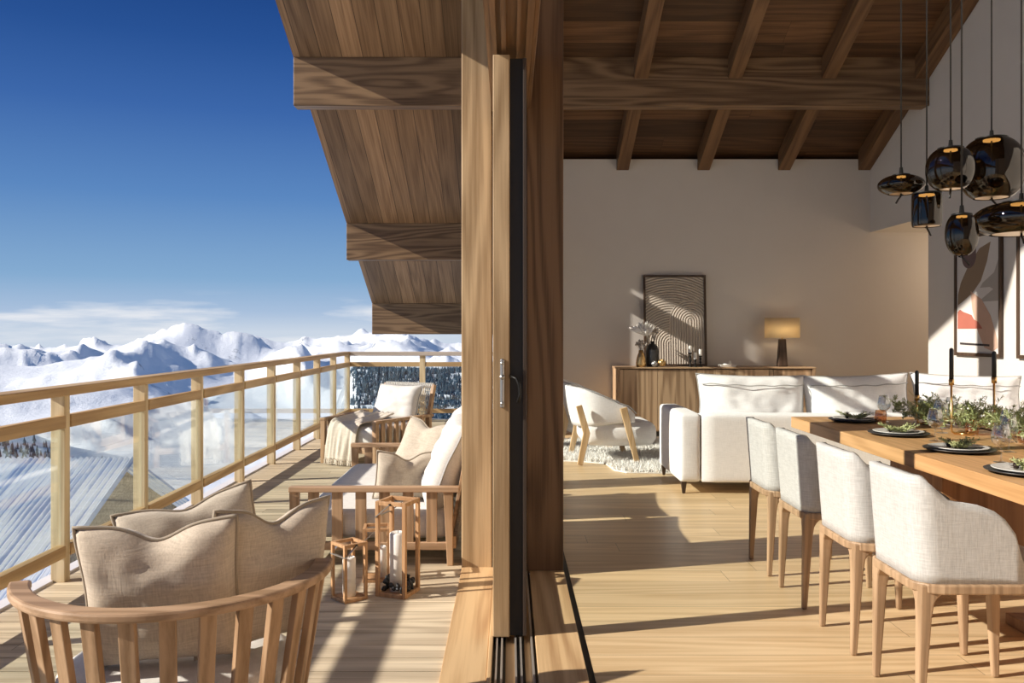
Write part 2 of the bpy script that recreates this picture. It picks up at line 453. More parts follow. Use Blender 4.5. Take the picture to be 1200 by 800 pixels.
w = bpy.data.worlds.new('sky'); scene.world = w; w.use_nodes = True
nt = w.node_tree; nt.nodes.clear(); b = NB(nt)
tc = b.n('ShaderNodeTexCoord'); sp = b.n('ShaderNodeSeparateXYZ'); b.link(tc.outputs['Generated'], sp.inputs[0])
el = sp.outputs[2]
sky = b.ramp(b.math('MULTIPLY', el, 1.0), [(0.0, (.60, .68, .79)), (.022, (.40, .53, .72)), (.06, (.235, .41, .64)), (.15, (.105, .245, .53)), (.24, (.045, .135, .40)), (.31, (.022, .085, .30)), (.40, (.008, .045, .20)), (.50, (.05, .13, .34)), (.65, (.12, .22, .43)), (1.0, (.15, .26, .48))])
cl = b.comb(b.math('MULTIPLY', sp.outputs[0], 3.2), b.math('MULTIPLY', sp.outputs[1], 3.2), b.math('MULTIPLY', el, 26.0))
cn = b.noise(cl, 1.35, 6, .55)
band = b.ramp(el, [(0.0, (.75, .75, .75)), (.012, (1, 1, 1)), (.026, (.8, .8, .8)), (.045, (0, 0, 0))])
ck = b.ramp(cn, [(.47, (0, 0, 0)), (.60, (1, 1, 1))])
fk = b.math('MULTIPLY', b.math('MULTIPLY', band, ck), .85)
sky2 = b.mix(fk, sky, (.86, .87, .90))
bg = b.n('ShaderNodeBackground'); b.link(sky2, bg.inputs[0]); bg.inputs[1].default_value = 1.0
ow = b.n('ShaderNodeOutputWorld'); b.link(bg.outputs[0], ow.inputs[0])

vs = scene.view_settings
vs.view_transform = 'Standard'; vs.look = 'None'; vs.gamma = 1; vs.use_curve_mapping = False; vs.exposure = 0.0

# ------------------------------------------------------------------ the house
RIDGE = 2.0
def roof_z(y): return 8.17 - .47 * abs(y - RIDGE) if y > RIDGE else 8.17 - .47 * (RIDGE - y)
def roof_slab(name, x0, x1, ys, t, mat):
    bm = bmesh.new()
    for ya, yb in zip(ys, ys[1:]):
        za, zb = roof_z(ya), roof_z(yb)
        v = [bm.verts.new(p) for p in ((x0, ya, za), (x1, ya, za), (x1, yb, zb), (x0, yb, zb), (x0, ya, za + t), (x1, ya, za + t), (x1, yb, zb + t), (x0, yb, zb + t))]
        for f in ((0, 3, 2, 1), (4, 5, 6, 7), (0, 1, 5, 4), (1, 2, 6, 5), (2, 3, 7, 6), (3, 0, 4, 7)): bm.faces.new([v[i] for i in f])
    return struct(name, bm, mat)
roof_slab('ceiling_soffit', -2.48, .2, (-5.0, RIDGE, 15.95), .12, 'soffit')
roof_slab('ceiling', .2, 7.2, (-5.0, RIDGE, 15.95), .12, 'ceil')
# purlins run right through, inside and out
bl = ['nearest timber purlin under the roof, out over the balcony and across the living room ceiling',
      'second timber purlin under the balcony roof overhang, beyond the house end wall', 'farthest timber purlin at the low end of the balcony roof overhang',
      'timber purlin high over the doorway', 'timber purlin near the roof ridge']
for i, (y, xr) in enumerate(((9.79, 4.82), (12.98, 4.8), (15.40, 4.8), (6.6, 4.82), (3.4, 4.82))):
    zt = roof_z(y) - .002
    o = struct('purlin_beam', B((-2.48, xr, y, y + .19, zt - .56, zt)), 'beam', bevel=.008)
    tag(o, bl[i], 'beam', 'roof purlins')
for i, x in enumerate((.44, 1.51, 2.59, 3.665, 4.735)):
    bm = bmesh.new(); hw = .082; y0, y1 = RIDGE + .1, 11.39
    v = [bm.verts.new(p) for y, in ((y0,), (y1,)) for p in ((x - hw, y, roof_z(y) - .25), (x + hw, y, roof_z(y) - .25), (x + hw, y, roof_z(y)), (x - hw, y, roof_z(y)))]
    for j in range(4): bm.faces.new((v[j], v[(j + 1) % 4], v[4 + (j + 1) % 4], v[4 + j]))
    bm.faces.new(v[:4]); bm.faces.new(v[4:])
    o = struct('rafter', bm, 'rafter', bevel=.006)
    tag(o, ['sloping ceiling rafter tucked behind the door post', 'first sloping ceiling rafter right of the door post', 'second sloping ceiling rafter from the door post', 'third sloping ceiling rafter from the door post', 'sloping ceiling rafter lying against the right wall'][i], 'beam', 'ceiling rafters')

struct('floor', B((.335, 7.2, -4.0, 11.5, -.2, 0)), 'floor')
# walls (gable outline follows the roof)
def gable_wall(name, x0, x1, segs, zb, ztop, mat):
    bm = bmesh.new(); top = []; 
    for (ya, yb) in segs:
        za = min(roof_z(ya), ztop); zc = min(roof_z(yb), ztop)
        v = [bm.verts.new(p) for p in ((x0, ya, zb), (x1, ya, zb), (x1, yb, zb), (x0, yb, zb), (x0, ya, za), (x1, ya, za), (x1, yb, zc), (x0, yb, zc))]
        for f in ((0, 3, 2, 1), (4, 5, 6, 7), (0, 1, 5, 4), (1, 2, 6, 5), (2, 3, 7, 6), (3, 0, 4, 7)): bm.faces.new([v[i] for i in f])
    return struct(name, bm, mat)
struct('wall_back', B((-.1, 7.2, 11.4, 11.6, -.2, roof_z(11.6))), 'wall')
gable_wall('wall_right', 4.82, 5.0, ((-4.0, RIDGE), (RIDGE, 9.82)), 0, 99, 'wall')
gable_wall('wall_right_upper', 4.82, 5.0, ((9.82, 11.4),), 2.68, 99, 'wall')
struct('wall_front', B((-.1, 7.2, -4.2, -4.0, -.2, roof_z(-4.2))), 'wall')
struct('ceiling_corridor', B((5.0, 7.2, 9.82, 11.4, 2.68, 2.86)), 'wall')
struct('wall_corridor_end', B((7.0, 7.2, 9.6, 11.4, 0, 2.7)), 'wall')
struct('wall_corridor_side', B((5.0, 7.0, 9.64, 9.82, 0, 2.7)), 'wall')
struct('baseboard_back', B((.72, 4.82, 11.385, 11.4, 0, .09)), 'wall')

# door frame: outer and inner posts, head, tracks, boards of the sill
o = struct('post', B((-.272, -.10, 4.84, 5.12, -.02, roof_z(4.9))), 'post', bevel=.006); tag(o, 'sunlit oak post on the balcony side of the sliding door', 'post')
o = struct('post', B((.097, .302, 4.77, 5.05, 0, roof_z(4.9))), 'post_shaded', bevel=.006); tag(o, 'oak post on the room side of the sliding door, in shade', 'post')
struct('trim_1', B((-.27, -.088, -4.0, 4.84, -.06, .018), (-.088, -.07, -4.0, 4.84, -.06, .026)), 'sill', bevel=.004)
struct('trim_2', B((.112, .305, -4.0, 4.77, -.06, .018)), 'sill', bevel=.003)
bm = B((-.07, .112, -4.0, 4.84, -.06, -.012))
struct('trim_3', bm, 'sill')
struct('trim_14', B((-.10, .305, 5.05, 11.4, -.06, .004)), 'sill')
struct('trim_4', B((.305, .335, -4.0, 11.4, -.06, -.006)), 'black')
trk = bmesh.new()
for x in (-.058, -.036, .022, .044, .092): box(trk, x, x + .008, -4.0, 4.84, -.012, .016)
struct('trim_5', trk, 'alu')
tk2 = bmesh.new()
for x in (-.069, -.049, -.027, .031, .053, .101): box(tk2, x, x + .011, -4.0, 4.84, -.012, -.006)
struct('trim_6', tk2, 'black')
# head of the opening
hd = bmesh.new()
for x0, x1, z in ((-.10, -.075, 2.60), (-.075, -.055, 2.575), (-.055, -.035, 2.60), (-.035, -.015, 2.58), (-.015, .03, 2.60), (.03, .045, 2.58), (.045, .07, 2.60), (.07, .097, 2.585)):
    box(hd, x0, x1, -4.0, 4.84, z, 2.86)
struct('trim_7', hd, 'head')
struct('trim_8', B((.097, .118, -4.0, 4.77, 2.60, 2.90)), 'head', bevel=.003)
struct('trim_9', B((-.10, .10, 5.05, 11.4, 2.57, 2.73)), 'beam')
# glazed facade beyond the door: posts and window frames
for i, (y0, y1) in enumerate(((7.28, 7.56), (9.66, 9.92), (11.02, 11.4))):
    o = struct('post', B((-.10, .10, y0, y1, 0, roof_z(y1))), 'post', bevel=.006)
    tag(o, ['oak post between the glazed bays behind the balcony sofa', 'oak post of the glazed wall nearest the house end', 'oak post where the glazed wall meets the end wall'][i], 'post')
for i, (y0, y1) in enumerate(((5.12, 7.28), (7.56, 9.66), (9.92, 10.62))):
    fr = B((-.035, .035, y0, y1, 0, .09), (-.035, .035, y0, y1, 2.36, 2.42), (-.035, .035, y0, y0 + .06, .09, 2.36), (-.035, .035, y1 - .06, y1, .09, 2.36))
    o = struct('window_%d' % (i + 1), fr, 'post', bevel=.004)
    obj('pane', B((-.008, .008, y0 + .06, y1 - .06, .09, 2.36), (-.008, .008, y0 + .01, y1 - .01, 2.42, 2.57)), 'glass', o)
struct('added_shade_upright', B((-.072, .001, 4.60, 4.84, 2.86, roof_z(4.9))), 'beam')  # hidden upright above the head, added to shade the inner post
struct('added_shade_slab', B((-1.0, -.11, 3.7, 4.82, 3.34, 3.42)), 'beam')  # unseen slab overhead, added to shade the top of the outer post
struct('trim_13', B((-.03, .03, 10.62, 10.68, 0, roof_z(10.8))), 'post')
# sliding door leaf, stacked by the post
d = struct('door_1', B((-.072, .001, 3.72, 3.815, .02, 2.56), (-.072, .001, 4.665, 4.83, .02, 2.56), (-.072, .001, 3.815, 4.665, .02, .16), (-.072, .001, 3.815, 4.665, 2.46, 2.56)), 'post', bevel=.004)  # rear stile made wide to keep the sun off the inner post
obj('pane', B((-.045, -.025, 3.815, 4.665, .16, 2.46)), 'glass', d)
obj('edge_strip', B((.001, .058, 3.745, 3.80, .02, 2.55)), 'black', d)  # plain black strip along the front edge of the leaf
obj('edge_trim', B((.058, .075, 3.735, 3.80, .02, 2.55)), 'darkbrown', d, bevel=.003)
pl = bmesh.new()
bmesh.ops.create_cube(pl, size=1, matrix=Matrix.Translation((-.031, 3.712, 1.127)) @ Matrix.Diagonal((.020, .018, .215, 1)))
pb = obj('handle_plate', pl, 'steel', d, bevel=.007); pb['label'] = 'grey steel handle plate'
kn = bmesh.new()
for z in (1.035, 1.218): lathe(kn, [(0, .012), (.009, .010), (.009, 0)], 12)
kn.free(); kn = bmesh.new()
tube(kn, [(-.031, 3.705, 1.155), (-.031, 3.685, 1.155)], .011, 12)
tube(kn, [(-.031, 3.703, 1.215), (-.031, 3.695, 1.215)], .008, 10)
tube(kn, [(-.031, 3.703, 1.040), (-.031, 3.695, 1.040)], .008, 10)
obj('thumb_turn', kn, 'steel', pb, smooth=True)
lv = bmesh.new()
tube(lv, [(.005, 3.745, 1.155), (.012, 3.70, 1.155), (.03, 3.685, 1.15), (.043, 3.685, 1.12), (.046, 3.685, 1.08), (.036, 3.69, 1.045)], .0065, 8)
obj('lever_handle', lv, 'blackmetal', d, smooth=True)

# balcony deck: boards with open joints, joist shadow below, light edge strip
bm = bmesh.new(); y = -4.0; k = 0
while y < 13.1:
    box(bm, -2.46, -.272, y + .003, y + .142, -.035, 0.0); y += .145
struct('floor_deck', bm, 'deck')
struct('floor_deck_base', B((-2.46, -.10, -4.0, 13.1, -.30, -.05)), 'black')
struct('trim_10', B((-2.54, -2.462, -4.0, 13.2, -.32, .012), (-2.54, -.1, 13.105, 13.2, -.32, .012)), plain('pale_metal_edge', (.70, .68, .70), .5))

# ------------------------------------------------------------------ balustrade
def balustrade():
    XR = -2.41
    t = thing('balcony_railing', 'long timber and glass balcony railing running down the left edge of the deck', 'railing', (XR, 5, 0))
    def P(nm, bm, mat, **kw):
        bm.transform(Matrix.Translation((-XR, -5, 0))); return obj(nm, bm, mat, t, **kw)
    ys = [2.56, 3.6, 4.63, 5.64, 6.66, 7.7, 8.73, 9.78, 10.8, 11.8, 12.82]
    ys = [1.52, .48, -.56] [::-1] + ys
    P('handrail', B((XR - .10, XR + .022, -1.0, 12.90, 1.005, 1.055)), 'rail', bevel=.006)
    for y in ys: P('post', B((XR - .065, XR + .012, y - .028, y + .028, 0, 1.005)), 'railz', bevel=.003)
    for a, c in zip(ys, ys[1:]):
        P('middle_rail', B((XR - .03, XR + .02, a + .028, c - .028, .832, .90)), 'rail', bevel=.004)
        P('bottom_rail', B((XR - .03, XR + .02, a + .028, c - .028, .135, .20)), 'rail', bevel=.004)
        P('glass_pane', B((XR - .018, XR - .008, a + .03, c - .03, .20, .832)), 'railglass')
    YE = 12.82
    t = thing('balcony_railing', 'short timber and glass railing closing the far end of the balcony', 'railing', (-1.2, YE, 0))
    def Q(nm, bm, mat, **kw):
        bm.transform(Matrix.Translation((1.2, -YE, 0))); return obj(nm, bm, mat, t, **kw)
    xs = [-2.438, -1.305, -.2]
    Q('handrail', B((XR + .024, -.1, YE - .05, YE + .075, .995, 1.055)), 'railcap', bevel=.006)
    for x in xs[1:]: Q('post', B((x - .042, x + .042, YE - .03, YE + .03, 0, 1.005)), 'railz', bevel=.003)
    for a, c in zip(xs, xs[1:]):
        Q('middle_rail', B((a + .042, c - .042, YE - .025, YE + .02, .832, .90)), 'railx', bevel=.004)
        Q('bottom_rail', B((a + .042, c - .042, YE - .025, YE + .02, .135, .20)), 'railx', bevel=.004)
        Q('glass_pane', B((a + .045, c - .045, YE + .0, YE + .01, .20, .832)), 'railglass')
balustrade()

# ------------------------------------------------------------------ foreground slatted tub chair
def arc_band(bm, r0, r1, z0, z1, a0, a1, n=40, cap=True, taper=None):
    S = []
    for i in range(n + 1):
        a = a0 + (a1 - a0) * i / n
        k = 1.0
        S.append([bm.verts.new((r * math.cos(a), r * math.sin(a), z)) for r, z in ((r0, z0), (r1, z0), (r1, z1), (r0, z1))])
    for A, D in zip(S, S[1:]):
        for j in range(4): bm.faces.new((A[j], A[(j + 1) % 4], D[(j + 1) % 4], D[j]))
    bm.faces.new(S[0]); bm.faces.new(S[-1][::-1])
TC = Vector((-1.03, 2.67, 0))
tub = thing('slatted_tub_chair', 'curved slatted teak tub chair in the foreground of the balcony, piled with cushions', 'armchair', TC)
A0, A1 = R(-158), R(12)
bm = bmesh.new(); arc_band(bm, .408, .468, .594, .622, A0, A1, 56); obj('top_rail', bm, 'teakx', tub, bevel=.008)
bm = bmesh.new(); arc_band(bm, .325, .385, .115, .165, A0, A1, 48); obj('bottom_rail', bm, 'teakx', tub, bevel=.005)
NS = 13
for i in range(NS):
    a = A0 + R(5) + (A1 - A0 - R(10)) * i / (NS - 1)
    bm = bmesh.new(); e = Vector((math.cos(a), math.sin(a), 0))
    bar(bm, e * .36 + Vector((0, 0, .12)), e * .437 + Vector((0, 0, .600)), .042, .022, up=e, w2=.044)
    obj('slat', bm, 'teak', tub, bevel=.003)
bm = bmesh.new(); lathe(bm, [(0, .14), (.33, .14), (.33, .185), (0, .185)], 40); obj('seat_base', bm, 'teakx', tub)
bm = bmesh.new(); lathe(bm, [(0, .186), (.31, .188), (.345, .20), (.355, .26), (.345, .325), (.31, .350), (.2, .358), (0, .36)], 48); obj('seat_cushion', bm, 'whiteline', tub, smooth=True)
for a in (-140, -40, 40, 140):
    bm = bmesh.new(); e = Vector((math.cos(R(a)), math.sin(R(a)), 0)); bar(bm, e * .30, e * .30 + Vector((0, 0, .15)), .04, .04); obj('leg', bm, 'teak', tub, bevel=.003)
pillow('cushion', 'beige linen cushion with a dented top, leftmost on the foreground tub chair', 'beige', 'seam', .445, .455, .17, (-1.02, 2.565, .365), R(11), R(14), R(-2), chop=.045, seed=1)
pillow('cushion', 'beige linen cushion turned sideways against the right arm of the foreground tub chair', 'beige', 'seam', .44, .45, .15, (-.80, 2.72, .362), R(52), R(7), R(3), chop=.05, seed=5)
pillow('cushion', 'beige linen cushion lying tilted behind the other two on the foreground tub chair', 'beige2', 'seam', .46, .42, .15, (-1.02, 2.90, .375), R(28), R(-12), R(-10), chop=.03, seed=8)

# ------------------------------------------------------------------ outdoor sofa
sofa = thing('outdoor_sofa', 'low slatted teak outdoor sofa with white cushions beside the door post', 'sofa', (-.81, 5.92, 0))
def SO(nm, bm, mat, parent=sofa, **kw):
    bm.transform(Matrix.Translation((.81, -5.92, 0))); return obj(nm, bm, mat, parent, **kw)
for y in (4.93, 6.86):
    SO('arm_rail', B((-1.275, -.29, y - .012, y + .055, .425, .455)), 'teakx', bevel=.004)
    SO('side_rail', B((-1.24, -.34, y, y + .04, .09, .135)), 'teakx', bevel=.004)
    for x in (-1.245, -.355):
        bm = bmesh.new(); bar(bm, (x + (.012 if x > -.5 else -.004), y + .02, 0), (x, y + .02, .426), .034, .045, up=(0, 1, 0), w2=.055); SO('leg', bm, 'teak', bevel=.004)
    for k in range(6):
        x = -1.135 + k * .137
        SO('slat', B((x - .031, x + .031, y + .008, y + .03, .13, .427)), 'teak', bevel=.003)
SO('front_rail', B((-1.265, -1.225, 4.97, 6.87, .09, .16)), 'teakx', bevel=.004)
SO('back_rail', B((-.35, -.31, 4.97, 6.87, .09, .16)), 'teakx', bevel=.004)
bk = bmesh.new()
for k in range(14):
    y = 5.05 + k * .135; bar(bk, (-.345, y, .14), (-.25, y, .66), .05, .02, up=(1, 0, 0))
bar(bk, (-.25, 4.98, .67), (-.25, 6.86, .67), .04, .05)
SO('backrest_frame', bk, 'teakx', bevel=.003)
bm = bmesh.new(); softbox(bm, .90, .92, .16, .05, .008, wr=.003, seed=2); bm.transform(Matrix.Translation((-.80, 5.44, .222))); SO('seat_cushion', bm, 'whiteline', smooth=True)
bm = bmesh.new(); softbox(bm, .90, .92, .16, .05, .008, wr=.003, seed=3); bm.transform(Matrix.Translation((-.80, 6.38, .222))); SO('seat_cushion', bm, 'whiteline', smooth=True)
for i, y in enumerate((5.46, 6.38)):
    pillow('back_cushion', None, 'whiteline', 'wseam', .90, .56, .26, (.81 - .475, y - 5.92, .30), R(-90), R(-24), R(2), seed=11 + i, parent=sofa, wr=.02)
pillow('throw_pillow', 'beige throw pillow nearest the arm of the outdoor sofa', 'beige2', 'seam', .38, .33, .14, (-.665, 5.32, .312), R(16), R(20), R(3), chop=.05, seed=21, cat='pillow')
pillow('throw_pillow', 'pale beige throw pillow propped at the far end of the outdoor sofa', 'beige2', 'seam', .46, .44, .15, (-.70, 6.10, .31), R(-35), R(-26), R(6), chop=.05, seed=23, cat='pillow')

# ------------------------------------------------------------------ rope-back lounge chair at the far end
FL, FR, BL, BR = Vector((-1.92, 8.82, 0)), Vector((-1.33, 8.48, 0)), Vector((-1.64, 9.66, 0)), Vector((-.87, 9.20, 0))
ORG = (FL + FR + BL + BR) / 4
lc = thing('lounge_chair', 'teak lounge chair with slatted arms and a white rope back at the far railing', 'armchair', ORG)
def LC(nm, bm, mat, parent=lc, **kw):
    bm.transform(Matrix.Translation(-ORG)); return obj(nm, bm, mat, parent, **kw)
def quad(u, v): return (FL * (1 - u) + FR * u) * (1 - v) + (BL * (1 - u) + BR * u) * v
Z = Vector((0, 0, 1))
for P, Q in ((FL, BL), (FR, BR)):
    d_ = (Q - P).normalized()
    bm = bmesh.new(); bar(bm, P - d_ * .03 + Z * .452, Q + d_ * .05 + Z * .452, .06, .03); LC('arm_rail', bm, 'teakx', bevel=.004)
    bm = bmesh.new(); bar(bm, P + Z * .16, Q + Z * .16, .035, .06); LC('side_rail', bm, 'teakx', bevel=.004)
    for S_ in (P, Q):
        bm = bmesh.new(); bar(bm, S_, S_ + Z * .44, .05, .05, up=d_); LC('leg', bm, 'teak', bevel=.004)
    for k in range(7):
        s = P.lerp(Q, (k + 1) / 8); bm = bmesh.new(); bar(bm, s + Z * .17, s + Z * .44, .022, .05, up=d_); LC('slat', bm, 'teak', bevel=.003)
bm = bmesh.new(); bar(bm, FL + Z * .16, FR + Z * .16, .035, .06); LC('front_rail', bm, 'teakx', bevel=.004)
bm = bmesh.new(); bar(bm, BL + Z * .16, BR + Z * .16, .035, .06); LC('back_rail', bm, 'teakx', bevel=.004)
bm = bmesh.new(); softbox(bm, .92, 1.0, .20, .06, .012, wr=.003, seed=4, fn=lambda p: quad(p.x / 1.0 + .5, p.y + .5) + Z * (p.z + .29)); LC('seat_cushion', bm, 'whiteline', smooth=True)
bdir = Vector((.42, .84, 0)).normalized()
b0, b1 = Vector((-1.47, 9.52, 0)), Vector((-.90, 9.17, 0)); lean = bdir * .17
bf = bmesh.new()
for s in (b0, b1): bar(bf, s + Z * .20, s + lean + Z * .775, .035, .045, up=bdir)
back = LC('back_frame', bf, 'teak', bevel=.003)
rp = bmesh.new(); a_, c_ = b0 + lean + Z * .765, b1 + lean + Z * .765
tube(rp, [a_, c_], .02, 10)
for k in range(26):
    p = a_.lerp(c_, (k + .5) / 26); tt = (c_ - a_).normalized(); s_ = tt.cross(Z).normalized()
    tube(rp, [p + (Z * math.cos(q) + s_ * math.sin(q)) * .024 for q in [2 * PI * j / 10 for j in range(10)]], .007, 5, True)
    p2 = b0.lerp(b1, (k + .5) / 26) + Z * .24
    tube(rp, [p, p2 + (p - p2) * .02], .005, 5)
for k in range(9):
    q = .1 + .1 * k
    tube(rp, [b0 + lean * q + Z * (.2 + .57 * q), b1 + lean * q + Z * (.2 + .57 * q)], .005, 5)
rp.transform(Matrix.Translation(-ORG)); obj('rope_weave', rp, 'rope', lc, smooth=True)
pc = (b0 + b1) / 2 - bdir * .13 + Vector((-.02, -.02, .385))
pillow('back_cushion', None, 'whiteline', 'wseam', .60, .42, .20, pc - ORG, math.atan2(b1.y - b0.y, b1.x - b0.x), R(-22), 0, seed=31, parent=lc, wr=.015)
# throw blanket: over the left arm and seat, hanging over the front edge
bm = bmesh.new(); NU, NV = 34, 44; grid = {}
path = [(.62, .475), (.40, .44), (.2, .425), (.05, .418), (-.015, .405), (-.045, .36), (-.055, .25), (-.065, .14), (-.075, .05)]
def pathpt(s):
    s *= len(path) - 1; i = min(int(s), len(path) - 2); f = s - i
    return path[i][0] * (1 - f) + path[i + 1][0] * f, path[i][1] * (1 - f) + path[i + 1][1] * f
for i in range(NU + 1):
    for j in range(NV + 1):
        u, s = i / NU, j / NV
        v, z = pathpt(s)
        uu = .15 + u * .57 + .04 * math.sin(s * 4 + 1)
        hang = max(0, (s - .45) / .55)
        p = quad(uu, v)
        fold = noise.noise(Vector((u * 7 + s * 1.3, s * 1.2, 3))) * .030 + noise.noise(Vector((u * 15, s * 2.2, 8))) * .014
        nrm = Vector((-.5, -.86, 0))
        p += nrm * (fold * hang * 1.2 + .02 * hang) + Z * (z + abs(fold) * 1.6 * (1 - hang) + .012)
        if hang < .3:
            lift = max(0, 1 - uu / .30); p += Z * (lift ** 1.4) * .075 * (1 - hang / .3)
        p.z -= hang * .05 * (u - .4) ** 2
        grid[i, j] = bm.verts.new(p - ORG)
for i in range(NU):
    for j in range(NV): bm.faces.new((grid[i, j], grid[i + 1, j], grid[i + 1, j + 1], grid[i, j + 1]))
th = obj('throw_blanket', bm, 'throw', smooth=True, solid=.008); th.location = ORG
tag(th, 'cream woven throw draped over the seat and front of the far lounge chair', 'blanket')
fr = bmesh.new()
for k in range(40):
    u = (k + .5) / 40; p = quad(.15 + u * .57 + .04 * math.sin(5), -.08) - ORG + Z * .062
    fold = noise.noise(Vector((u * 7 + 1.3, 1.2, 3))) * .036
    p += Vector((-.5, -.86, 0)) * (fold + .02)
    tube(fr, [p, p + Vector((random.uniform(-.01, .01), 0, -.05))], .004, 4)
obj('fringe', fr, 'throw', th)

# ------------------------------------------------------------------ lanterns
def lantern(label, loc, rz, s, h, cd, ch, cat_c, cpos=(0, 0)):
    t = thing('lantern', label, 'lantern', loc, rz, 'teak candle lanterns on the deck')
    e = s / 2; p = .02 if s > .15 else .016
    fr = bmesh.new()
    for sx in (-1, 1):
        for sy in (-1, 1):
            x, y = sx * (e - p / 2), sy * (e - p / 2); box(fr, x - p / 2, x + p / 2, y - p / 2, y + p / 2, 0, h)
    for z0 in (0, h - p):
        for k in (-1, 1):
            box(fr, -e + p, e - p, k * (e - p / 2) - p / 2, k * (e - p / 2) + p / 2, z0, z0 + p)
            box(fr, k * (e - p / 2) - p / 2, k * (e - p / 2) + p / 2, -e + p, e - p, z0, z0 + p)
    obj('frame', fr, 'lant', t, bevel=.002)
    obj('base_plate', B((-e + p * .5, e - p * .5, -e + p * .5, e - p * .5, .004, .016)), 'lant', t)
    hb = bmesh.new(); L = s * .62
    for k in (-1, 1): bar(hb, (0, k * (e + .003), h - p * .6), (-L * .75, k * (e + .003), h - p * .6 - L * .62), .004, .012, up=(0, 1, 0))
    bar(hb, (-L * .75, -e - .004, h - p * .6 - L * .62), (-L * .75, e + .004, h - p * .6 - L * .62), .012, .006)
    hn = obj('handle', hb, 'steel', t); hn['label'] = 'pale metal carrying handle folded to one side'
    ps = bmesh.new()
    for k in (-1, 1): tube(ps, [(0, k * (e - .002), h - p * .6), (0, k * (e + .007), h - p * .6)], .006, 10)
    obj('pivot', ps, 'blackmetal', hn)
    bm = bmesh.new(); r = cd / 2
    lathe(bm, [(0, 0), (r, 0), (r, ch - .006), (r - .006, ch), (r * .6, ch - .004), (0, ch - .008)], 28)
    c = obj('pillar_candle', bm, 'candle', smooth=False)
    for f in c.data.polygons: f.use_smooth = abs(f.normal.z) < .5
    q = Matrix.Rotation(rz, 3, 'Z') @ Vector((cpos[0], cpos[1], 0))
    c.location = (loc[0] + q.x, loc[1] + q.y, .0165); tag(c, cat_c, 'candle')
    wk = bmesh.new(); tube(wk, [(0, 0, ch - .008), (.001, 0, ch + .008)], .0015, 5); obj('wick', wk, 'black', c)
    return t
lantern('tallest teak lantern on the deck, with the fat candle and black pebbles inside', (-.577, 4.415, 0), R(-20), .172, .485, .085, .30, 'fat white pillar candle in the tallest lantern')
lantern('small teak lantern nearest the tub chair on the deck', (-.812, 4.325, 0), R(42), .135, .29, .066, .195, 'slim white candle in the small lantern nearest the tub chair')
lantern('small teak lantern behind the tall one, close to the sofa arm', (-.725, 4.67, 0), R(6), .145, .29, .05, .165, 'slim white candle in the small lantern close to the sofa arm', (.03, -.01))
peb = None
for k in range(44):
    a = random.uniform(0, 2 * PI); rr = random.uniform(.052, .066) if k % 2 else random.uniform(.05, .074)
    q = Matrix.Rotation(R(-20), 3, 'Z') @ Vector((max(-.064, min(.064, rr * 1.25 * math.cos(a))), max(-.064, min(.064, rr * 1.25 * math.sin(a))), 0))
    if peb is None:
        bm = bmesh.new(); bmesh.ops.create_icosphere(bm, subdivisions=2, radius=.0135)
        for v in bm.verts: v.co = Vector((v.co.x * 1.1, v.co.y * .9, v.co.z * .75)) * (1 + .25 * noise.noise(v.co * 90))
        o = peb = obj('pebble', bm, 'pebble', smooth=True)
    else: o = peb.copy(); C.objects.link(o)
    o.location = (-.577 + q.x, 4.415 + q.y, .026 + (k // 13) * .016); o.rotation_euler = (random.random() * 3, random.random() * 3, random.random() * 3)
    tag(o, 'small black pebble heaped round the candle in the tallest lantern', 'pebble', 'black pebbles in the tall lantern')

# ------------------------------------------------------------------ dining table
TX0, TX1, TY0, TY1, TZ = 2.0, 3.34, 2.2, 6.06, .75
tb = thing('dining_table', 'long thick-topped oak dining table set for a meal', 'table', (2.67, 4.4, 0))
def TB(nm, bm, mat, **kw):
    bm.transform(Matrix.Translation((-2.67, -4.4, 0))); return obj(nm, bm, mat, tb, **kw)
TB('tabletop', B((TX0, TX1, TY0, TY1, .675, TZ)), 'tablewood', bevel=.004)
TB('pedestal', B((2.35, 2.60, 4.63, 5.27, .05, .675), (2.60, 3.0, 4.85, 5.05, .05, .675)), 'tablebase', bevel=.004)
TB('pedestal', B((2.38, 2.60, 3.0, 3.6, .05, .675), (2.60, 3.0, 3.2, 3.4, .05, .675)), 'tablebase', bevel=.004)
TB('foot_board', B((2.30, 3.05, 3.0, 3.96, 0, .05)), 'tablebase', bevel=.004)
TB('foot_board', B((2.33, 3.02, 4.60, 5.30, 0, .05)), 'tablebase', bevel=.004)
TB('leg', B((3.27, 3.32, 5.86, 5.92, 0, .675)), 'darkwood', bevel=.003)

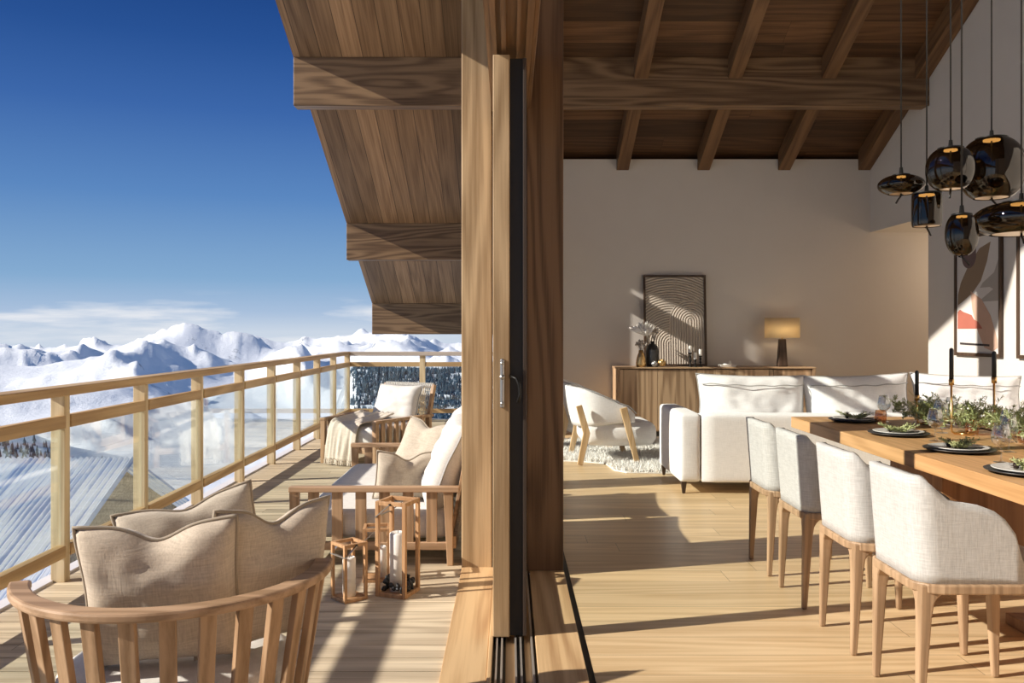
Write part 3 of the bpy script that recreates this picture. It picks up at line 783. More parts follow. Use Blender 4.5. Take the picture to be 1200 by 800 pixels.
# ------------------------------------------------------------------ dining chairs
def upath(n, half, front, corner, sx=0.0):
    """U in plan: from right arm front (y<0) round the back (x=0) to left arm front"""
    pts = []
    for i in range(8): pts.append((front + (corner - front) * i / 8, -half))
    for i in range(9):
        a = -PI / 2 - (PI / 2) * i / 8; pts.append((corner + corner * math.cos(a), -half + corner + corner * math.sin(a)))
    m = 8
    for i in range(1, m): pts.append((0, -(half - corner) + 2 * (half - corner) * i / m))
    for i in range(9):
        a = PI - (PI / 2) * i / 8; pts.append((corner + corner * math.cos(a), half - corner + corner * math.sin(a)))
    for i in range(1, 9): pts.append((corner + (front - corner) * i / 8, half))
    return pts
def smooth(a, c, x): t = max(0, min(1, (x - a) / (c - a))); return t * t * (3 - 2 * t)
def shell_bm(path, ztop, zbot, nz=9, rake=.0, flare=.0, inset=0.0, bulge=0.0):
    bm = bmesh.new(); G = []
    for (x, y) in path:
        col = []
        zt, zb = ztop(x, y), zbot(x, y)
        for k in range(nz + 1):
            t = k / nz; z = zb + (zt - zb) * t
            h = (z - zb) / .4
            X = x - rake * h * max(0, 1 - x / .3) if x < .3 else x
            Y = y * (1 + flare * h)
            bx = bulge * math.sin(PI * t)
            X -= bx if x < .05 else 0; Y += math.copysign(bx, y) if x > .12 else 0
            col.append(bm.verts.new((X, Y, z)))
        G.append(col)
    for A, D in zip(G, G[1:]):
        for k in range(nz): bm.faces.new((A[k], D[k], D[k + 1], A[k + 1]))
    return bm
SOFF = -1
def make_dining_chair(label):
    t = thing('dining_chair', label, 'chair', (0, 0, 0), 0, 'dining chairs along the near side of the table')
    pth = upath(0, .205, .37, .075)
    def zt(x, y):
        z = .845 - .085 * smooth(.02, .13, x) - .025 * smooth(.1, .30, x)
        if x > .22: z -= .26 * (1 - math.sqrt(max(0, 1 - ((x - .22) / .152) ** 2)))
        return max(z, .50)
    zb = lambda x, y: .472
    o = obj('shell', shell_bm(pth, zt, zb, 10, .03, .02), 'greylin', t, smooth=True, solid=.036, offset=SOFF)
    o.data.materials.append(M['inner_face']); o.modifiers[0].material_offset = 1; o.modifiers[0].material_offset_rim = 0
    bm = bmesh.new(); softbox(bm, .44, .345, .08, .03, .01); bm.transform(Matrix.Translation((.29, 0, .512))); obj('seat', bm, 'greylin', t, smooth=True)
    # wooden seat ring
    bm = bmesh.new(); ring = upath(0, .222, .505, .10); S = []
    for x, y in ring:
        nx, ny = x * .86 + .036, y * .82
        S.append([bm.verts.new(p) for p in ((x - .012 if x < .05 else x, y, .474), (nx, ny, .474), (nx, ny, .440), (x - .010 if x < .05 else x, y, .440))])
    for A, D in zip(S, S[1:]):
        for j in range(4): bm.faces.new((A[j], A[(j + 1) % 4], D[(j + 1) % 4], D[j]))
    bm.faces.new(S[0]); bm.faces.new(S[-1])
    box(bm, .47, .51, -.222, .222, .44, .474)
    obj('seat_ring', bm, 'chairwood', t, bevel=.006)
    for fx in (0, 1):
        for sy in (-1, 1):
            bm = bmesh.new(); secs = []
            tx, ty = (.030, .180) if fx == 0 else (.468, .180)
            bx, by = (.012, .178) if fx == 0 else (.478, .174)
            for z, hw in ((.470, .054), (.438, .050), (.425, .037), (.405, .027), (.36, .022), (.2, .018), (0, .0125)):
                f = z / .47; cx = bx + (tx - bx) * f; cy = (by + (ty - by) * f) * sy
                lo = .024 if z > .37 else hw
                # outer faces stay flush with the ring, inner faces sweep in
                ox = -1 if fx == 0 else 1
                x0, x1 = (cx - lo * .9, cx + hw * 1.15 - lo * .1) if fx == 0 else (cx - hw * 1.15 + lo * .1, cx + lo * .9)
                yo, yi = cy + sy * lo * .9, cy - sy * (hw * 1.15 - lo * .1)
                secs.append([bm.verts.new(p) for p in ((x0, yo, z), (x1, yo, z), (x1, yi, z), (x0, yi, z))])
            for A, D in zip(secs, secs[1:]):
                for j in range(4): bm.faces.new((A[j], A[(j + 1) % 4], D[(j + 1) % 4], D[j]))
            bm.faces.new(secs[0]); bm.faces.new(secs[-1])
            obj('leg', bm, 'chairwood', t, bevel=.006)
    return t
ch0 = make_dining_chair('pale linen armchair at the dining table, nearest and most fully shown of the row')
ch0.location = (1.425, 3.17, 0)
for y, lb in ((3.745, 'pale linen dining armchair second from the nearest along the table'), (4.34, 'pale linen dining armchair third from the nearest, one short of the sofa end'), (4.90, 'pale linen dining armchair farthest along the table, beside the sofa back')):
    dup(ch0, None, (1.425, y, 0), 0, lb)

# ------------------------------------------------------------------ table settings
T0 = TZ + .0008
where = ('farthest along the table, by the sofa', 'second from the sofa end', 'third from the sofa end', 'cut by the right edge of the photo')
def leafy(bm, base, L, dirv, nn, ls, spread=.9, droop=.0):
    d_ = Vector(dirv).normalized(); side = d_.cross(Z)
    side = side.normalized() if side.length > .01 else Vector((1, 0, 0))
    tube(bm, [base, base + d_ * L * .5 + Z * droop, base + d_ * L], .0016, 4)
    for k in range(nn):
        s = (k + .5) / nn; p = base + d_ * L * s + Z * droop * math.sin(PI * s)
        a = random.uniform(0, 2 * PI)
        o_ = (side * math.cos(a) + d_.cross(side) * math.sin(a)) * spread + d_ * .6
        o_.normalize(); l = ls * random.uniform(.7, 1.2) * (1.1 - .5 * s)
        q = o_.cross(d_).normalized() * l * .16
        v = [bm.verts.new(x) for x in (p, p + o_ * l * .5 + q, p + o_ * l, p + o_ * l * .5 - q)]
        bm.faces.new(v)
proto = {}
for i, (px, py) in enumerate(((2.32, 5.74), (2.27, 4.98), (2.265, 4.30), (2.20, 3.62))):
    def put(key, make, name, label, cat, group, loc, rz=0):
        if key not in proto: o = make(); proto[key] = o
        else: o = dup(proto[key])
        o.location = loc; o.rotation_euler = (0, 0, rz); tag(o, label, cat, group); return o
    def charger():
        bm = bmesh.new(); lathe(bm, [(0, 0), (.11, 0), (.165, .012), (.168, .016), (.163, .018), (.11, .007), (0, .007)], 48); return obj('charger_plate', bm, 'darkcer', smooth=True)
    put('charger', charger, 'charger_plate', 'dark stoneware charger plate ' + where[i], 'plate', 'charger plates', (px, py, T0))
    def plate():
        bm = bmesh.new(); lathe(bm, [(0, 0), (.085, 0), (.136, .013), (.140, .017), (.135, .018), (.085, .006), (0, .006)], 48); return obj('dinner_plate', bm, 'ceramic', smooth=True)
    put('plate', plate, 'dinner_plate', 'pale speckled dinner plate on the dark charger ' + where[i], 'plate', 'dinner plates', (px, py, T0 + .0075))
    def cone():
        bm = bmesh.new()
        for k in range(48):
            s = k / 48; a = k * 2.4; r = .016 * math.sin(PI * (s * .85 + .12)) + .003
            p = Vector((r * math.cos(a), r * math.sin(a), s * .045)); e = Vector((math.cos(a), math.sin(a), .35)); q = Vector((-math.sin(a), math.cos(a), 0)) * .006
            v = [bm.verts.new(x) for x in (p * .5 + Z * p.z * .5 + q * .5, p + e * .006 + q, p + e * .011, p + e * .006 - q, p * .5 + Z * p.z * .5 - q * .5)]; bm.faces.new(v)
        lathe(bm, [(0, 0), (.010, .004), (.013, .018), (.008, .036), (0, .045)], 10)
        return obj('pine_cone', bm, 'cone')
    put('cone', cone, 'pine_cone', 'small dark pine cone on the plate ' + where[i], 'pine cone', 'pine cones on the plates', (px - .045, py + .01, T0 + .016), i)
    def sprig():
        bm = bmesh.new()
        for k in range(16):
            a = random.uniform(-.45, .45) + (PI if k % 3 == 0 else 0)
            leafy(bm, Vector((random.uniform(-.02, .02), random.uniform(-.02, .02), .008)), random.uniform(.07, .13), (math.cos(a), math.sin(a), random.uniform(.1, .5)), 34, .022)
        return obj('evergreen_sprig', bm, 'sprig')
    put('sprig', sprig, 'evergreen_sprig', 'evergreen sprig laid across the plate ' + where[i], 'greenery', 'sprigs on the plates', (px + .01, py + .01, T0 + .016), i * .25)
    def fork():
        bm = bmesh.new(); bar(bm, (0, -.10, .004), (0, .03, .006), .006, .003, w2=.009)
        bar(bm, (0, .03, .006), (0, .05, .006), .02, .003)
        for s in (-1, 0, 1): bar(bm, (s * .008, .05, .006), (s * .008, .095, .010), .003, .003)
        return obj('fork', bm, 'blackmetal')
    put('fork', fork, 'fork', 'slim black fork resting on the plate ' + where[i], 'fork', 'forks', (px + .075, py - .045, T0 + .014), R(-62))
    def knife():
        bm = bmesh.new(); bar(bm, (0, -.10, .004), (0, .0, .005), .008, .005); bar(bm, (0, .0, .005), (0, .10, .006), .014, .002, w2=.004); return obj('knife', bm, 'blackmetal')
    put('knife', knife, 'knife', 'slim black knife resting on the plate ' + where[i], 'knife', 'knives', (px + .08, py - .02, T0 + .015), R(-68))

def wine():
    bm = bmesh.new()
    lathe(bm, [(0, 0), (.032, 0), (.032, .002), (.008, .005), (.0035, .012), (.003, .06), (.005, .068), (.022, .076), (.038, .093), (.043, .112), (.040, .132), (.031, .168), (.0285, .178), (.0278, .178), (.030, .168), (.039, .132), (.0418, .112), (.037, .094), (.021, .078), (0, .0715)], 28)
    return obj('wine_glass', bm, 'wineglass', smooth=True)
wg = None
for (x, y, lb) in ((2.50, 5.70, 'tulip wine glass by the farthest plate, standing over the amber tumbler'), (2.345, 4.70, 'tulip wine glass standing between the second and third plates'), (2.575, 5.08, 'tulip wine glass just behind the one between the plates'),
                   (2.70, 5.35, 'wine glass half hidden behind the tall middle candlestick'), (2.265, 3.93, 'wine glass nearest the right edge, in front of the other two there'), (2.50, 4.27, 'wine glass in the middle of the three by the right edge'), (2.72, 4.66, 'wine glass at the back of the three by the right edge'),
                   (2.86, 5.52, 'wine glass across the table among the greenery')):
    if wg is None: o = wg = wine()
    else: o = dup(wg)
    o.location = (x, y, T0); tag(o, lb, 'glass', 'tulip wine glasses on the table')
def tumbler():
    bm = bmesh.new(); lathe(bm, [(0, 0), (.030, 0), (.037, .02), (.039, .045), (.034, .085), (.0325, .085), (.0375, .045), (.035, .02), (.028, .004), (0, .004)], 28); return obj('tumbler', bm, 'amber', smooth=True)
tg = None
for (x, y, lb) in ((2.445, 5.62, 'rounded amber glass tumbler by the farthest plate'), (2.70, 4.98, 'amber glass tumbler lying close to the brass candlestick foot'), (2.78, 4.60, 'amber tumbler at the right edge beside the wine glasses')):
    if tg is None: o = tg = tumbler()
    else: o = dup(tg)
    o.location = (x, y, T0); tag(o, lb, 'glass', 'amber tumblers')
# candlesticks
for (x, y, top, cl_, lb, lc2) in ((2.655, 5.56, 1.105, .165, 'shortest brass candlestick at the sofa end of the table', 'charcoal taper candle on the shortest candlestick'), (2.60, 5.02, 1.262, .19, 'tall brass candlestick in the middle with a ring foot', 'charcoal taper candle on the middle candlestick'), (2.80, 4.93, 1.245, .155, 'brass candlestick rising from the greenery at the right', 'charcoal taper candle on the candlestick at the right')):
    t = thing('candlestick', lb, 'candlestick', (x, y, T0), R(-20), 'brass candlesticks on the table')
    H = top - cl_ - T0
    bm = bmesh.new(); tube(bm, [(0, 0, H - .03), (0, 0, .03), (.004, 0, .014), (.016, 0, .006), (.035, 0, .0055)], .0062, 10); obj('stem', bm, 'brass', t, smooth=True)
    bm = bmesh.new(); tube(bm, [(.075 + .045 * math.cos(a), .045 * math.sin(a), .0065) for a in [2 * PI * k / 28 for k in range(28)]], .0062, 8, True); lathe(bm, [(0, .001), (.042, .001), (.042, .004), (0, .004)], 28, .075); obj('foot', bm, 'brass', t, smooth=True)
    bm = bmesh.new(); lathe(bm, [(0, H - .035), (.014, H - .035), (.015, H), (.012, H), (0, H - .006)], 20); obj('cup', bm, 'brass', t, smooth=True)
    bm = bmesh.new(); lathe(bm, [(0, 0), (.0125, 0), (.0122, cl_ - .012), (.009, cl_ - .004), (0, cl_)], 20)
    c = obj('taper_candle', bm, 'blackwax', smooth=True); c.location = (x, y, T0 + H - .004); tag(c, lc2, 'candle', 'charcoal taper candles')
# garland down the middle
gd = thing('table_garland', 'long evergreen garland with small white flowers along the middle of the table', 'greenery', (2.78, 4.7, T0 + .012))
bm = bmesh.new(); b2 = bmesh.new(); b3 = bmesh.new()
for k in range(420):
    y = random.uniform(-1.35, 1.12); x = random.gauss(0, .095) + .03 * math.sin(y * 5)
    a = random.uniform(0, 2 * PI); base = Vector((x, y, random.uniform(.012, .085)))
    hgt = .9 + .45 * noise.noise(Vector((y * 3, 1, 1)))
    dv = (math.cos(a), math.sin(a), random.uniform(.15, 1.6) * hgt)
    leafy(bm if k % 3 else b2, base, random.uniform(.08, .17), dv, 44 if k % 3 else 22, .028 if k % 3 else .034, droop=.012)
for k in range(120):
    p = Vector((random.gauss(0, .09), random.uniform(-1.3, 1.1), random.uniform(.07, .17)))
    bmesh.ops.create_icosphere(b3, subdivisions=1, radius=random.uniform(.004, .007), matrix=Matrix.Translation(p))
b4 = bmesh.new(); tube(b4, [(.03 * math.sin(y * 5), y, .014) for y in [-1.35 + k * .1 for k in range(25)]], .006, 6)
obj('branch', b4, 'cone', gd); tag(obj('needles', bm, 'leaf', gd), kind='stuff'); tag(obj('leaves', b2, 'leaf2', gd), kind='stuff'); tag(obj('blossom', b3, 'pampas', gd), kind='stuff')

# ------------------------------------------------------------------ pendant lamps
def pendant(label, x, y, zc, prof, rx, h, tail=.05, sc=1.0):
    """prof: (radius share, height share) from bottom to top"""
    t = thing('pendant_lamp', label, 'pendant lamp', (x, y, zc), random.uniform(0, 6), 'smoked glass pendant lamps over the dining table')
    bm = bmesh.new(); lathe(bm, [(r * rx, z * h) for r, z in prof], 40); obj('glass_shade', bm, 'smoke', t, smooth=True)
    top = prof[-1][1] * h; r0 = prof[-1][0] * rx; bot = prof[0][1] * h; rb = prof[0][0] * rx
    bm = bmesh.new(); lathe(bm, [(0, top - .004), (r0 + .004, top - .004), (r0 + .003, top + .004), (.012, top + .012), (.009, top + .045), (0, top + .045)], 28); obj('cap', bm, 'blackmetal', t, smooth=True)
    bm = bmesh.new(); lathe(bm, [(0, top - .014), (r0 * .55, top - .014), (r0 * .55, top - .006), (0, top - .006)], 24); obj('led_disc', bm, 'led', t)
    bm = bmesh.new(); lathe(bm, [(0, bot + .003), (rb * .9, bot + .003), (rb * .9, bot + .008), (0, bot + .008)], 24); obj('lower_disc', bm, 'gold', t)
    bm = bmesh.new(); tube(bm, [(0, 0, top + .04), (0, 0, roof_z(y) - zc - .01)], .0042, 8); tube(bm, [(0, 0, top), (0, 0, bot)], .0045, 8); obj('cord', bm, 'black', t, smooth=True)
    bm = bmesh.new(); tube(bm, [(0, 0, bot + .004), (.004, 0, bot - .012), (.02, .003, bot - .03), (.034, .004, bot - tail)], .0055, 6); tube(bm, [(-.012, 0, bot - .006), (0, .006, bot - .012), (.012, 0, bot - .006), (0, -.006, bot - .002)], .005, 6, True); obj('cord_knot', bm, 'black', t, smooth=True)
    return t
def ell(p, cut0=.3, cut1=.3, n=16):
    a0 = -math.acos(cut0 ** p if p != 2 else cut0) ; out = []
    e0 = -math.asin(math.sqrt(max(0, 1 - cut0 ** 2))); e1 = math.asin(math.sqrt(max(0, 1 - cut1 ** 2)))
    for k in range(n + 1):
        a = e0 + (e1 - e0) * k / n; q = 2 / p
        out.append((abs(math.cos(a)) ** q, math.copysign(abs(math.sin(a)) ** q, a) * .5))
    return out
def at(px, py, d_): return (px - 597) * d_ / 1000, d_, 1.35 + (389 - py) * d_ / 1000
for (px, py, d_, wpx, hpx, p, c0, c1, lb) in (
    (1056, 217, 5.0, 52, 24, 2, .55, .35, 'small flattened disc of smoked glass, pendant farthest left'),
    (1086, 246, 4.9, 33, 44, 7, .80, .80, 'small cylindrical smoked glass pendant, second from the left'),
    (1114, 198, 4.6, 54, 52, 2.3, .45, .45, 'medium round smoked glass pendant overlapping the biggest one'),
    (1162, 198, 4.75, 71, 76, 2.3, .5, .42, 'biggest round smoked glass pendant of the cluster'),
    (1127, 274, 4.2, 36, 52, 2.2, .35, .55, 'egg-shaped smoked glass pendant hanging lowest'),
    (1197, 257, 4.3, 104, 42, 2.2, .62, .35, 'wide flattened smoked glass pendant cut by the right edge')):
    x, y, z = at(px, py, d_)
    pendant(lb, x, y, z, ell(p, c0, c1), wpx * d_ / 2000, hpx * d_ / 1000 / (.96 if p == 2 else .98))

# ------------------------------------------------------------------ living room sofa
ls = thing('sofa', 'long white upholstered sofa seen from behind, dividing the living room', 'sofa', (3.0, 7.6, 0))
def LS(nm, bm, mat, loc=(0, 0, 0), **kw):
    bm.transform(Matrix.Translation(Vector(loc) - Vector((3.0, 7.6, 0)))); return obj(nm, bm, mat, ls, **kw)
bm = bmesh.new(); softbox(bm, .175, 1.02, .575, .03, .008, 10); LS('arm', bm, 'white', (1.51, 7.62, .3825), smooth=True)
bm = bmesh.new(); softbox(bm, .175, 1.02, .575, .03, .008, 10); LS('arm', bm, 'white', (4.66, 7.62, .3825), smooth=True)
bm = bmesh.new(); softbox(bm, 2.965, .22, .565, .018, .003, 12); LS('back', bm, 'white', (3.085, 7.215, .3775), smooth=True)
bm = bmesh.new(); softbox(bm, 2.965, .78, .20, .03, .0, 10); LS('base', bm, 'white', (3.085, 7.71, .195), smooth=True)
for k in range(3):
    bm = bmesh.new(); softbox(bm, .98, .78, .16, .05, .012, 10, .002, k); LS('seat_cushion', bm, 'white', (2.10 + k * .985, 7.72, .375), smooth=True)
    o = pillow('back_cushion', None, 'white', 'wseam', .96, .52, .26, (2.11 + k * .94 - 3.0, 7.42 - 7.6, .465), R((-1, 2, -2)[k]), R(-10), R((1, -1.5, 2)[k]), chop=.0, seed=41 + k * 3, parent=ls, wr=.022)
    # zipped boxed edge: a second, shallow line of piping on the back face
    b5 = bmesh.new(); tube(b5, [(.45 * q, -.136 * ((1 - (q * .985) ** 4) ** .55) * .93 - .012, .425 - .02 * (1 - q * q) + .004 * math.sin(q * 14 + k)) for q in [-.98 + 1.96 * j / 40 for j in range(41)]], .0045, 5); obj('zip_seam', b5, 'wseam', o, smooth=True)
for x in (1.46, 4.69):
    for y in (7.15, 8.07):
        bm = bmesh.new(); bar(bm, (x, y, 0), (x, y, .10), .022, .022, w2=.045, d2=.045); LS('leg', bm, 'darkwood')

# ------------------------------------------------------------------ white lounge chairs by the sideboard
def barrel_chair(label, loc, rz):
    t = thing('barrel_chair', label, 'armchair', loc, rz, 'white barrel chairs by the sideboard')
    pth = upath(0, .33, .60, .27)
    zt = lambda x, y: .775 - .20 * smooth(.0, .60, x) - (.07 * ((x - .5) / .1) ** 2 if x > .5 else 0)
    zb = lambda x, y: .375 + .045 * smooth(0, .6, x)
    obj('shell', shell_bm(pth, zt, zb, 9, .07, .06, bulge=.012), 'white', t, smooth=True, solid=.075, offset=-1)
    b6 = bmesh.new(); tube(b6, [(x - (.07 * (zt(x, y) - zb(x, y)) / .4 * max(0, 1 - x / .3) if x < .3 else 0) + .02, y * (1 + .06 * (zt(x, y) - zb(x, y)) / .4) * .93, zt(x, y) + .004) for x, y in pth], .006, 6); obj('edge_piping', b6, 'wseam', t, smooth=True)
    bm = bmesh.new(); softbox(bm, .76, .64, .25, .10, .012, 12); bm.transform(Matrix.Translation((.46, 0, .30))); obj('seat_cushion', bm, 'white', t, smooth=True)
    for s in (-1, 1):
        bm = bmesh.new(); y = s * .372
        bar(bm, (.62, y, 0), (.475, y - s * .004, .575), .035, .052, up=(1, 0, 0), d2=.075); obj('leg', bm, 'lightoak', t, bevel=.006)
        bm = bmesh.new()
        bar(bm, (.03, y, 0), (.10, y, .33), .035, .055, up=(1, 0, 0), d2=.07); bar(bm, (.10, y, .31), (.02, y - s * .004, .60), .035, .07, up=(1, 0, 0), d2=.06); obj('leg', bm, 'lightoak', t, bevel=.006)
    return t
c1 = barrel_chair('white barrel chair with oak legs, nearer of the two, facing the sofa', (.665, 9.02, .005), R(3))
dup(c1, None, (.56, 10.2, .005), R(-2), 'white barrel chair behind the nearer one, mostly hidden by the post')

# ------------------------------------------------------------------ shaggy rug
poly = [(.4, 8.95), (.75, 8.85), (.98, 8.72), (1.02, 8.3), (1.12, 8.16), (1.6, 8.12), (3.6, 8.15), (3.65, 10.6), (2.0, 10.75), (.9, 10.6), (.45, 10.3), (.35, 9.6)]
def inside(x, y):
    c = False; j = len(poly) - 1
    for i in range(len(poly)):
        xi, yi = poly[i]; xj, yj = poly[j]
        if (yi > y) != (yj > y) and x < (xj - xi) * (y - yi) / (yj - yi) + xi: c = not c
        j = i
    return c
rg = thing('shaggy_rug', 'shaggy white rug under the barrel chairs behind the sofa', 'rug', (1.8, 9.4, 0))
bm = bmesh.new(); lo = [bm.verts.new((x - 1.8, y - 9.4, .002)) for x, y in poly]; hi = [bm.verts.new((x - 1.8, y - 9.4, .012)) for x, y in poly]
bm.faces.new(lo[::-1]); bm.faces.new(hi)
for i in range(len(poly)): k = (i + 1) % len(poly); bm.faces.new((lo[i], lo[k], hi[k], hi[i]))
obj('backing', bm, 'rug', rg)
vs_, fs_ = [], []
n = 0
while n < 30000:
    x = random.uniform(.35, 2.2) if n % 5 else random.uniform(2.2, 3.6); y = random.uniform(8.12, 10.7)
    if not inside(x, y): continue
    if 1.42 < x and y < 8.12: continue
    a = random.uniform(0, 2 * PI); l = random.uniform(.03, .06); wv = .005
    ex, ey = math.cos(a), math.sin(a); tlt = random.uniform(.2, 1.1)
    bx, by = x - 1.8, y - 9.4
    i0 = len(vs_)
    vs_ += [(bx - ey * wv, by + ex * wv, .010), (bx + ey * wv, by - ex * wv, .010), (bx + ex * l * tlt * .6, by + ey * l * tlt * .6, .010 + l)]
    fs_.append((i0, i0 + 1, i0 + 2)); n += 1
me = bpy.data.meshes.new('pile'); me.from_pydata(vs_, [], fs_); me.materials.append(M['rug'])
o = bpy.data.objects.new('pile', me); C.objects.link(o); o.parent = rg; o['kind'] = 'stuff'

# ------------------------------------------------------------------ sideboard
sb = thing('sideboard', 'long low oak sideboard against the back wall', 'sideboard', (2.65, 11.17, 0))
def SB(nm, bm, mat, parent=sb, **kw):
    bm.transform(Matrix.Translation((-2.65, -11.17, 0))); return obj(nm, bm, mat, parent, **kw)
SB('carcass', B((1.372, 1.41, 10.95, 11.38, .07, .88), (3.89, 3.93, 10.95, 11.38, .07, .88), (1.41, 3.89, 11.0, 11.38, .07, .87)), 'side', bevel=.003)
SB('top', B((1.365, 3.937, 10.945, 11.38, .88, .90)), 'sidetop', bevel=.003)
SB('plinth', B((1.45, 3.85, 11.02, 11.36, 0, .07)), 'black')
for k in range(5):
    x = 1.416 + k * .4945; SB('door', B((x, x + .488, 10.962, 10.985, .085, .868)), 'side', bevel=.003)
# leaning relief panel
rt = thing('framed_relief', 'tall dark-framed panel of sandy arch relief leaning on the sideboard', 'wall art', (1.78, 11.27, .901))
rt.rotation_euler = (R(-4.2), 0, 0)
obj('frame', B((0, .028, -.015, .02, 0, 1.21), (.802, .83, -.015, .02, 0, 1.21), (.028, .802, -.015, .02, 0, .028), (.028, .802, -.015, .02, 1.182, 1.21)), 'darkwood', rt, bevel=.002)
obj('relief_panel', B((.028, .802, .0, .012, .028, 1.182)), 'relief', rt)
SBZ = .901
def vase(name, label, mat, x, y, prof, rim=True):
    bm = bmesh.new(); lathe(bm, prof, 28); o = obj(name, bm, mat, smooth=True); o.location = (x, y, SBZ); return tag(o, label, 'vase')
vase('vase', 'gold glazed bottle vase on the left of the sideboard', 'gold', 1.70, 11.02, [(0, 0), (.06, 0), (.068, .04), (.055, .12), (.035, .18), (.030, .215), (.026, .215), (.03, .18), (.045, .12), (0, .05)])
vase('vase', 'dark brown rounded vase holding dried stems on the sideboard', 'darkcer', 1.855, 11.08, [(0, 0), (.075, 0), (.085, .06), (.085, .2), (.065, .27), (.030, .30), (.030, .33), (.024, .33), (.024, .30), (.05, .26), (.06, .1), (0, .04)])
bm = bmesh.new()
for k in range(60):
    a = random.uniform(0, 2 * PI); e = random.uniform(.1, 1.15)
    d_ = Vector((math.cos(a) * math.sin(e) - .1, math.sin(a) * math.sin(e) * .6, math.cos(e)))
    c0 = Vector((0, 0, 0)); L = random.uniform(.13, .22)
    tube(bm, [c0, c0 + d_ * L * .5, c0 + d_ * L + Vector((d_.x * .04, 0, -.01))], [.006, .026, .003], 6)
tube(bm, [(0, 0, .05), (.03, -.01, -.05), (.085, .0, -.14)], .004, 5)
o = obj('dried_plume', bm, 'pampas', smooth=True); o.location = (1.77, 11.06, 1.30); tag(o, 'big white dried bloom rising from the vases on the sideboard', 'dried flower')
for (x, y, z, lb, r) in ((1.88, 11.07, 1.30, 'grey seed-head stems in the dark vase below the white bloom', .09), (1.70, 11.02, 1.15, 'grey dried flowers in the gold bottle vase', .075)):
    bm = bmesh.new()
    for k in range(26):
        a = random.uniform(0, 2 * PI); e = random.uniform(0, 1.2); d_ = Vector((math.cos(a) * math.sin(e), math.sin(a) * math.sin(e) * .6, math.cos(e))) * r * random.uniform(.6, 1.3)
        tube(bm, [(0, 0, -.07), d_], .0018, 4); bmesh.ops.create_icosphere(bm, subdivisions=1, radius=random.uniform(.012, .02), matrix=Matrix.Translation(d_))
    o = obj('dried_flowers', bm, 'dried'); o.location = (x, y, z); tag(o, lb, 'dried flower')
for (x, y, r, mat, lb) in ((1.87, 10.985, .036, 'steel', 'small grey metal ball on the sideboard beside the gold one'), (1.965, 11.0, .046, 'gold', 'gold knotted ball ornament on the sideboard')):
    bm = bmesh.new(); bmesh.ops.create_uvsphere(bm, u_segments=20, v_segments=14, radius=r)
    for k in range(5):
        e = Matrix.Rotation(k * .63, 3, 'Z') @ Matrix.Rotation(1.2, 3, 'X')
        tube(bm, [e @ Vector((r * math.cos(a), r * math.sin(a), 0)) for a in [2 * PI * j / 20 for j in range(20)]], r * .14, 6, True)
    o = obj('ornament_ball', bm, mat, smooth=True); o.location = (x, y, SBZ + r * 1.14); tag(o, lb, 'ornament')
for (x, y, h, lb) in ((2.33, 11.0, .185, 'leftmost and tallest'), (2.392, 10.985, .10, 'lowest, in the middle'), (2.462, 11.0, .145, 'rightmost')):
    t = thing('candle_holder', 'black turned candle holder on the sideboard, %s of the three' % lb, 'candle holder', (x, y, SBZ), 0, 'candle holders on the sideboard')
    bm = bmesh.new(); lathe(bm, [(0, 0), (.030, 0), (.030, .008), (.008, .014), (.008, h * .3), (.018, h * .42), (.008, h * .55), (.016, h * .72), (.008, h * .85), (.024, h - .008), (.024, h), (0, h)], 20); obj('stem', bm, 'blackmetal', t, smooth=True)
    bm = bmesh.new(); lathe(bm, [(0, 0), (.021, 0), (.021, .082), (.017, .085), (0, .083)], 20); o = obj('candle', bm, 'candle', smooth=False); o.location = (x, y, SBZ + h); tag(o, 'short white candle on the black holder, %s of the three' % lb, 'candle')
t = obj('tray', B((-.10, .10, -.06, .06, 0, .018), (-.105, .105, -.065, -.058, .018, .026), (-.105, .105, .058, .065, .018, .026)), 'candle', bevel=.003); t.location = (2.83, 11.08, SBZ); tag(t, 'low white tray on the sideboard between the candles and the lamp', 'tray')
bm = bmesh.new(); tube(bm, [(-.06, 0, .012), (.055, .0, .012)], .012, 10); tube(bm, [(.03, 0, .02), (.03, 0, .06)], .014, 10)
o = obj('carved_ornament', bm, 'candle', smooth=True); o.location = (2.83, 11.06, SBZ + .018); tag(o, 'small white sculpted ornament lying on the tray', 'ornament')
# lamp
lp = thing('table_lamp', 'table lamp with dark tapered base and glowing linen shade', 'lamp', (3.56, 11.14, SBZ))
bm = bmesh.new(); bar(bm, (0, 0, 0), (0, 0, .36), .125, .10, w2=.085, d2=.075); obj('base', bm, 'darkwood', lp, bevel=.01)
bm = bmesh.new(); tube(bm, [(0, 0, .36), (0, 0, .40)], .01, 10); obj('stem', bm, 'brass', lp)
sh = bmesh.new(); n = 40; ra = []
for z in (.375, .632):
    ra.append([sh.verts.new((.222 * math.copysign(abs(math.cos(q)) ** .8, math.cos(q)), .14 * math.copysign(abs(math.sin(q)) ** .8, math.sin(q)), z)) for q in [2 * PI * k / n for k in range(n)]])
for k in range(n): sh.faces.new((ra[0][k], ra[0][(k + 1) % n], ra[1][(k + 1) % n], ra[1][k]))
obj('lamp_shade', sh, 'shade', lp, smooth=True, solid=.004)
bm = bmesh.new(); bmesh.ops.create_uvsphere(bm, u_segments=16, v_segments=10, radius=.028, matrix=Matrix.Translation((0, 0, .47))); tube(bm, [(0, 0, .40), (0, 0, .45)], .012, 8); obj('bulb', bm, emit('bulb_glow', (1, .78, .50), 34), lp, smooth=True)

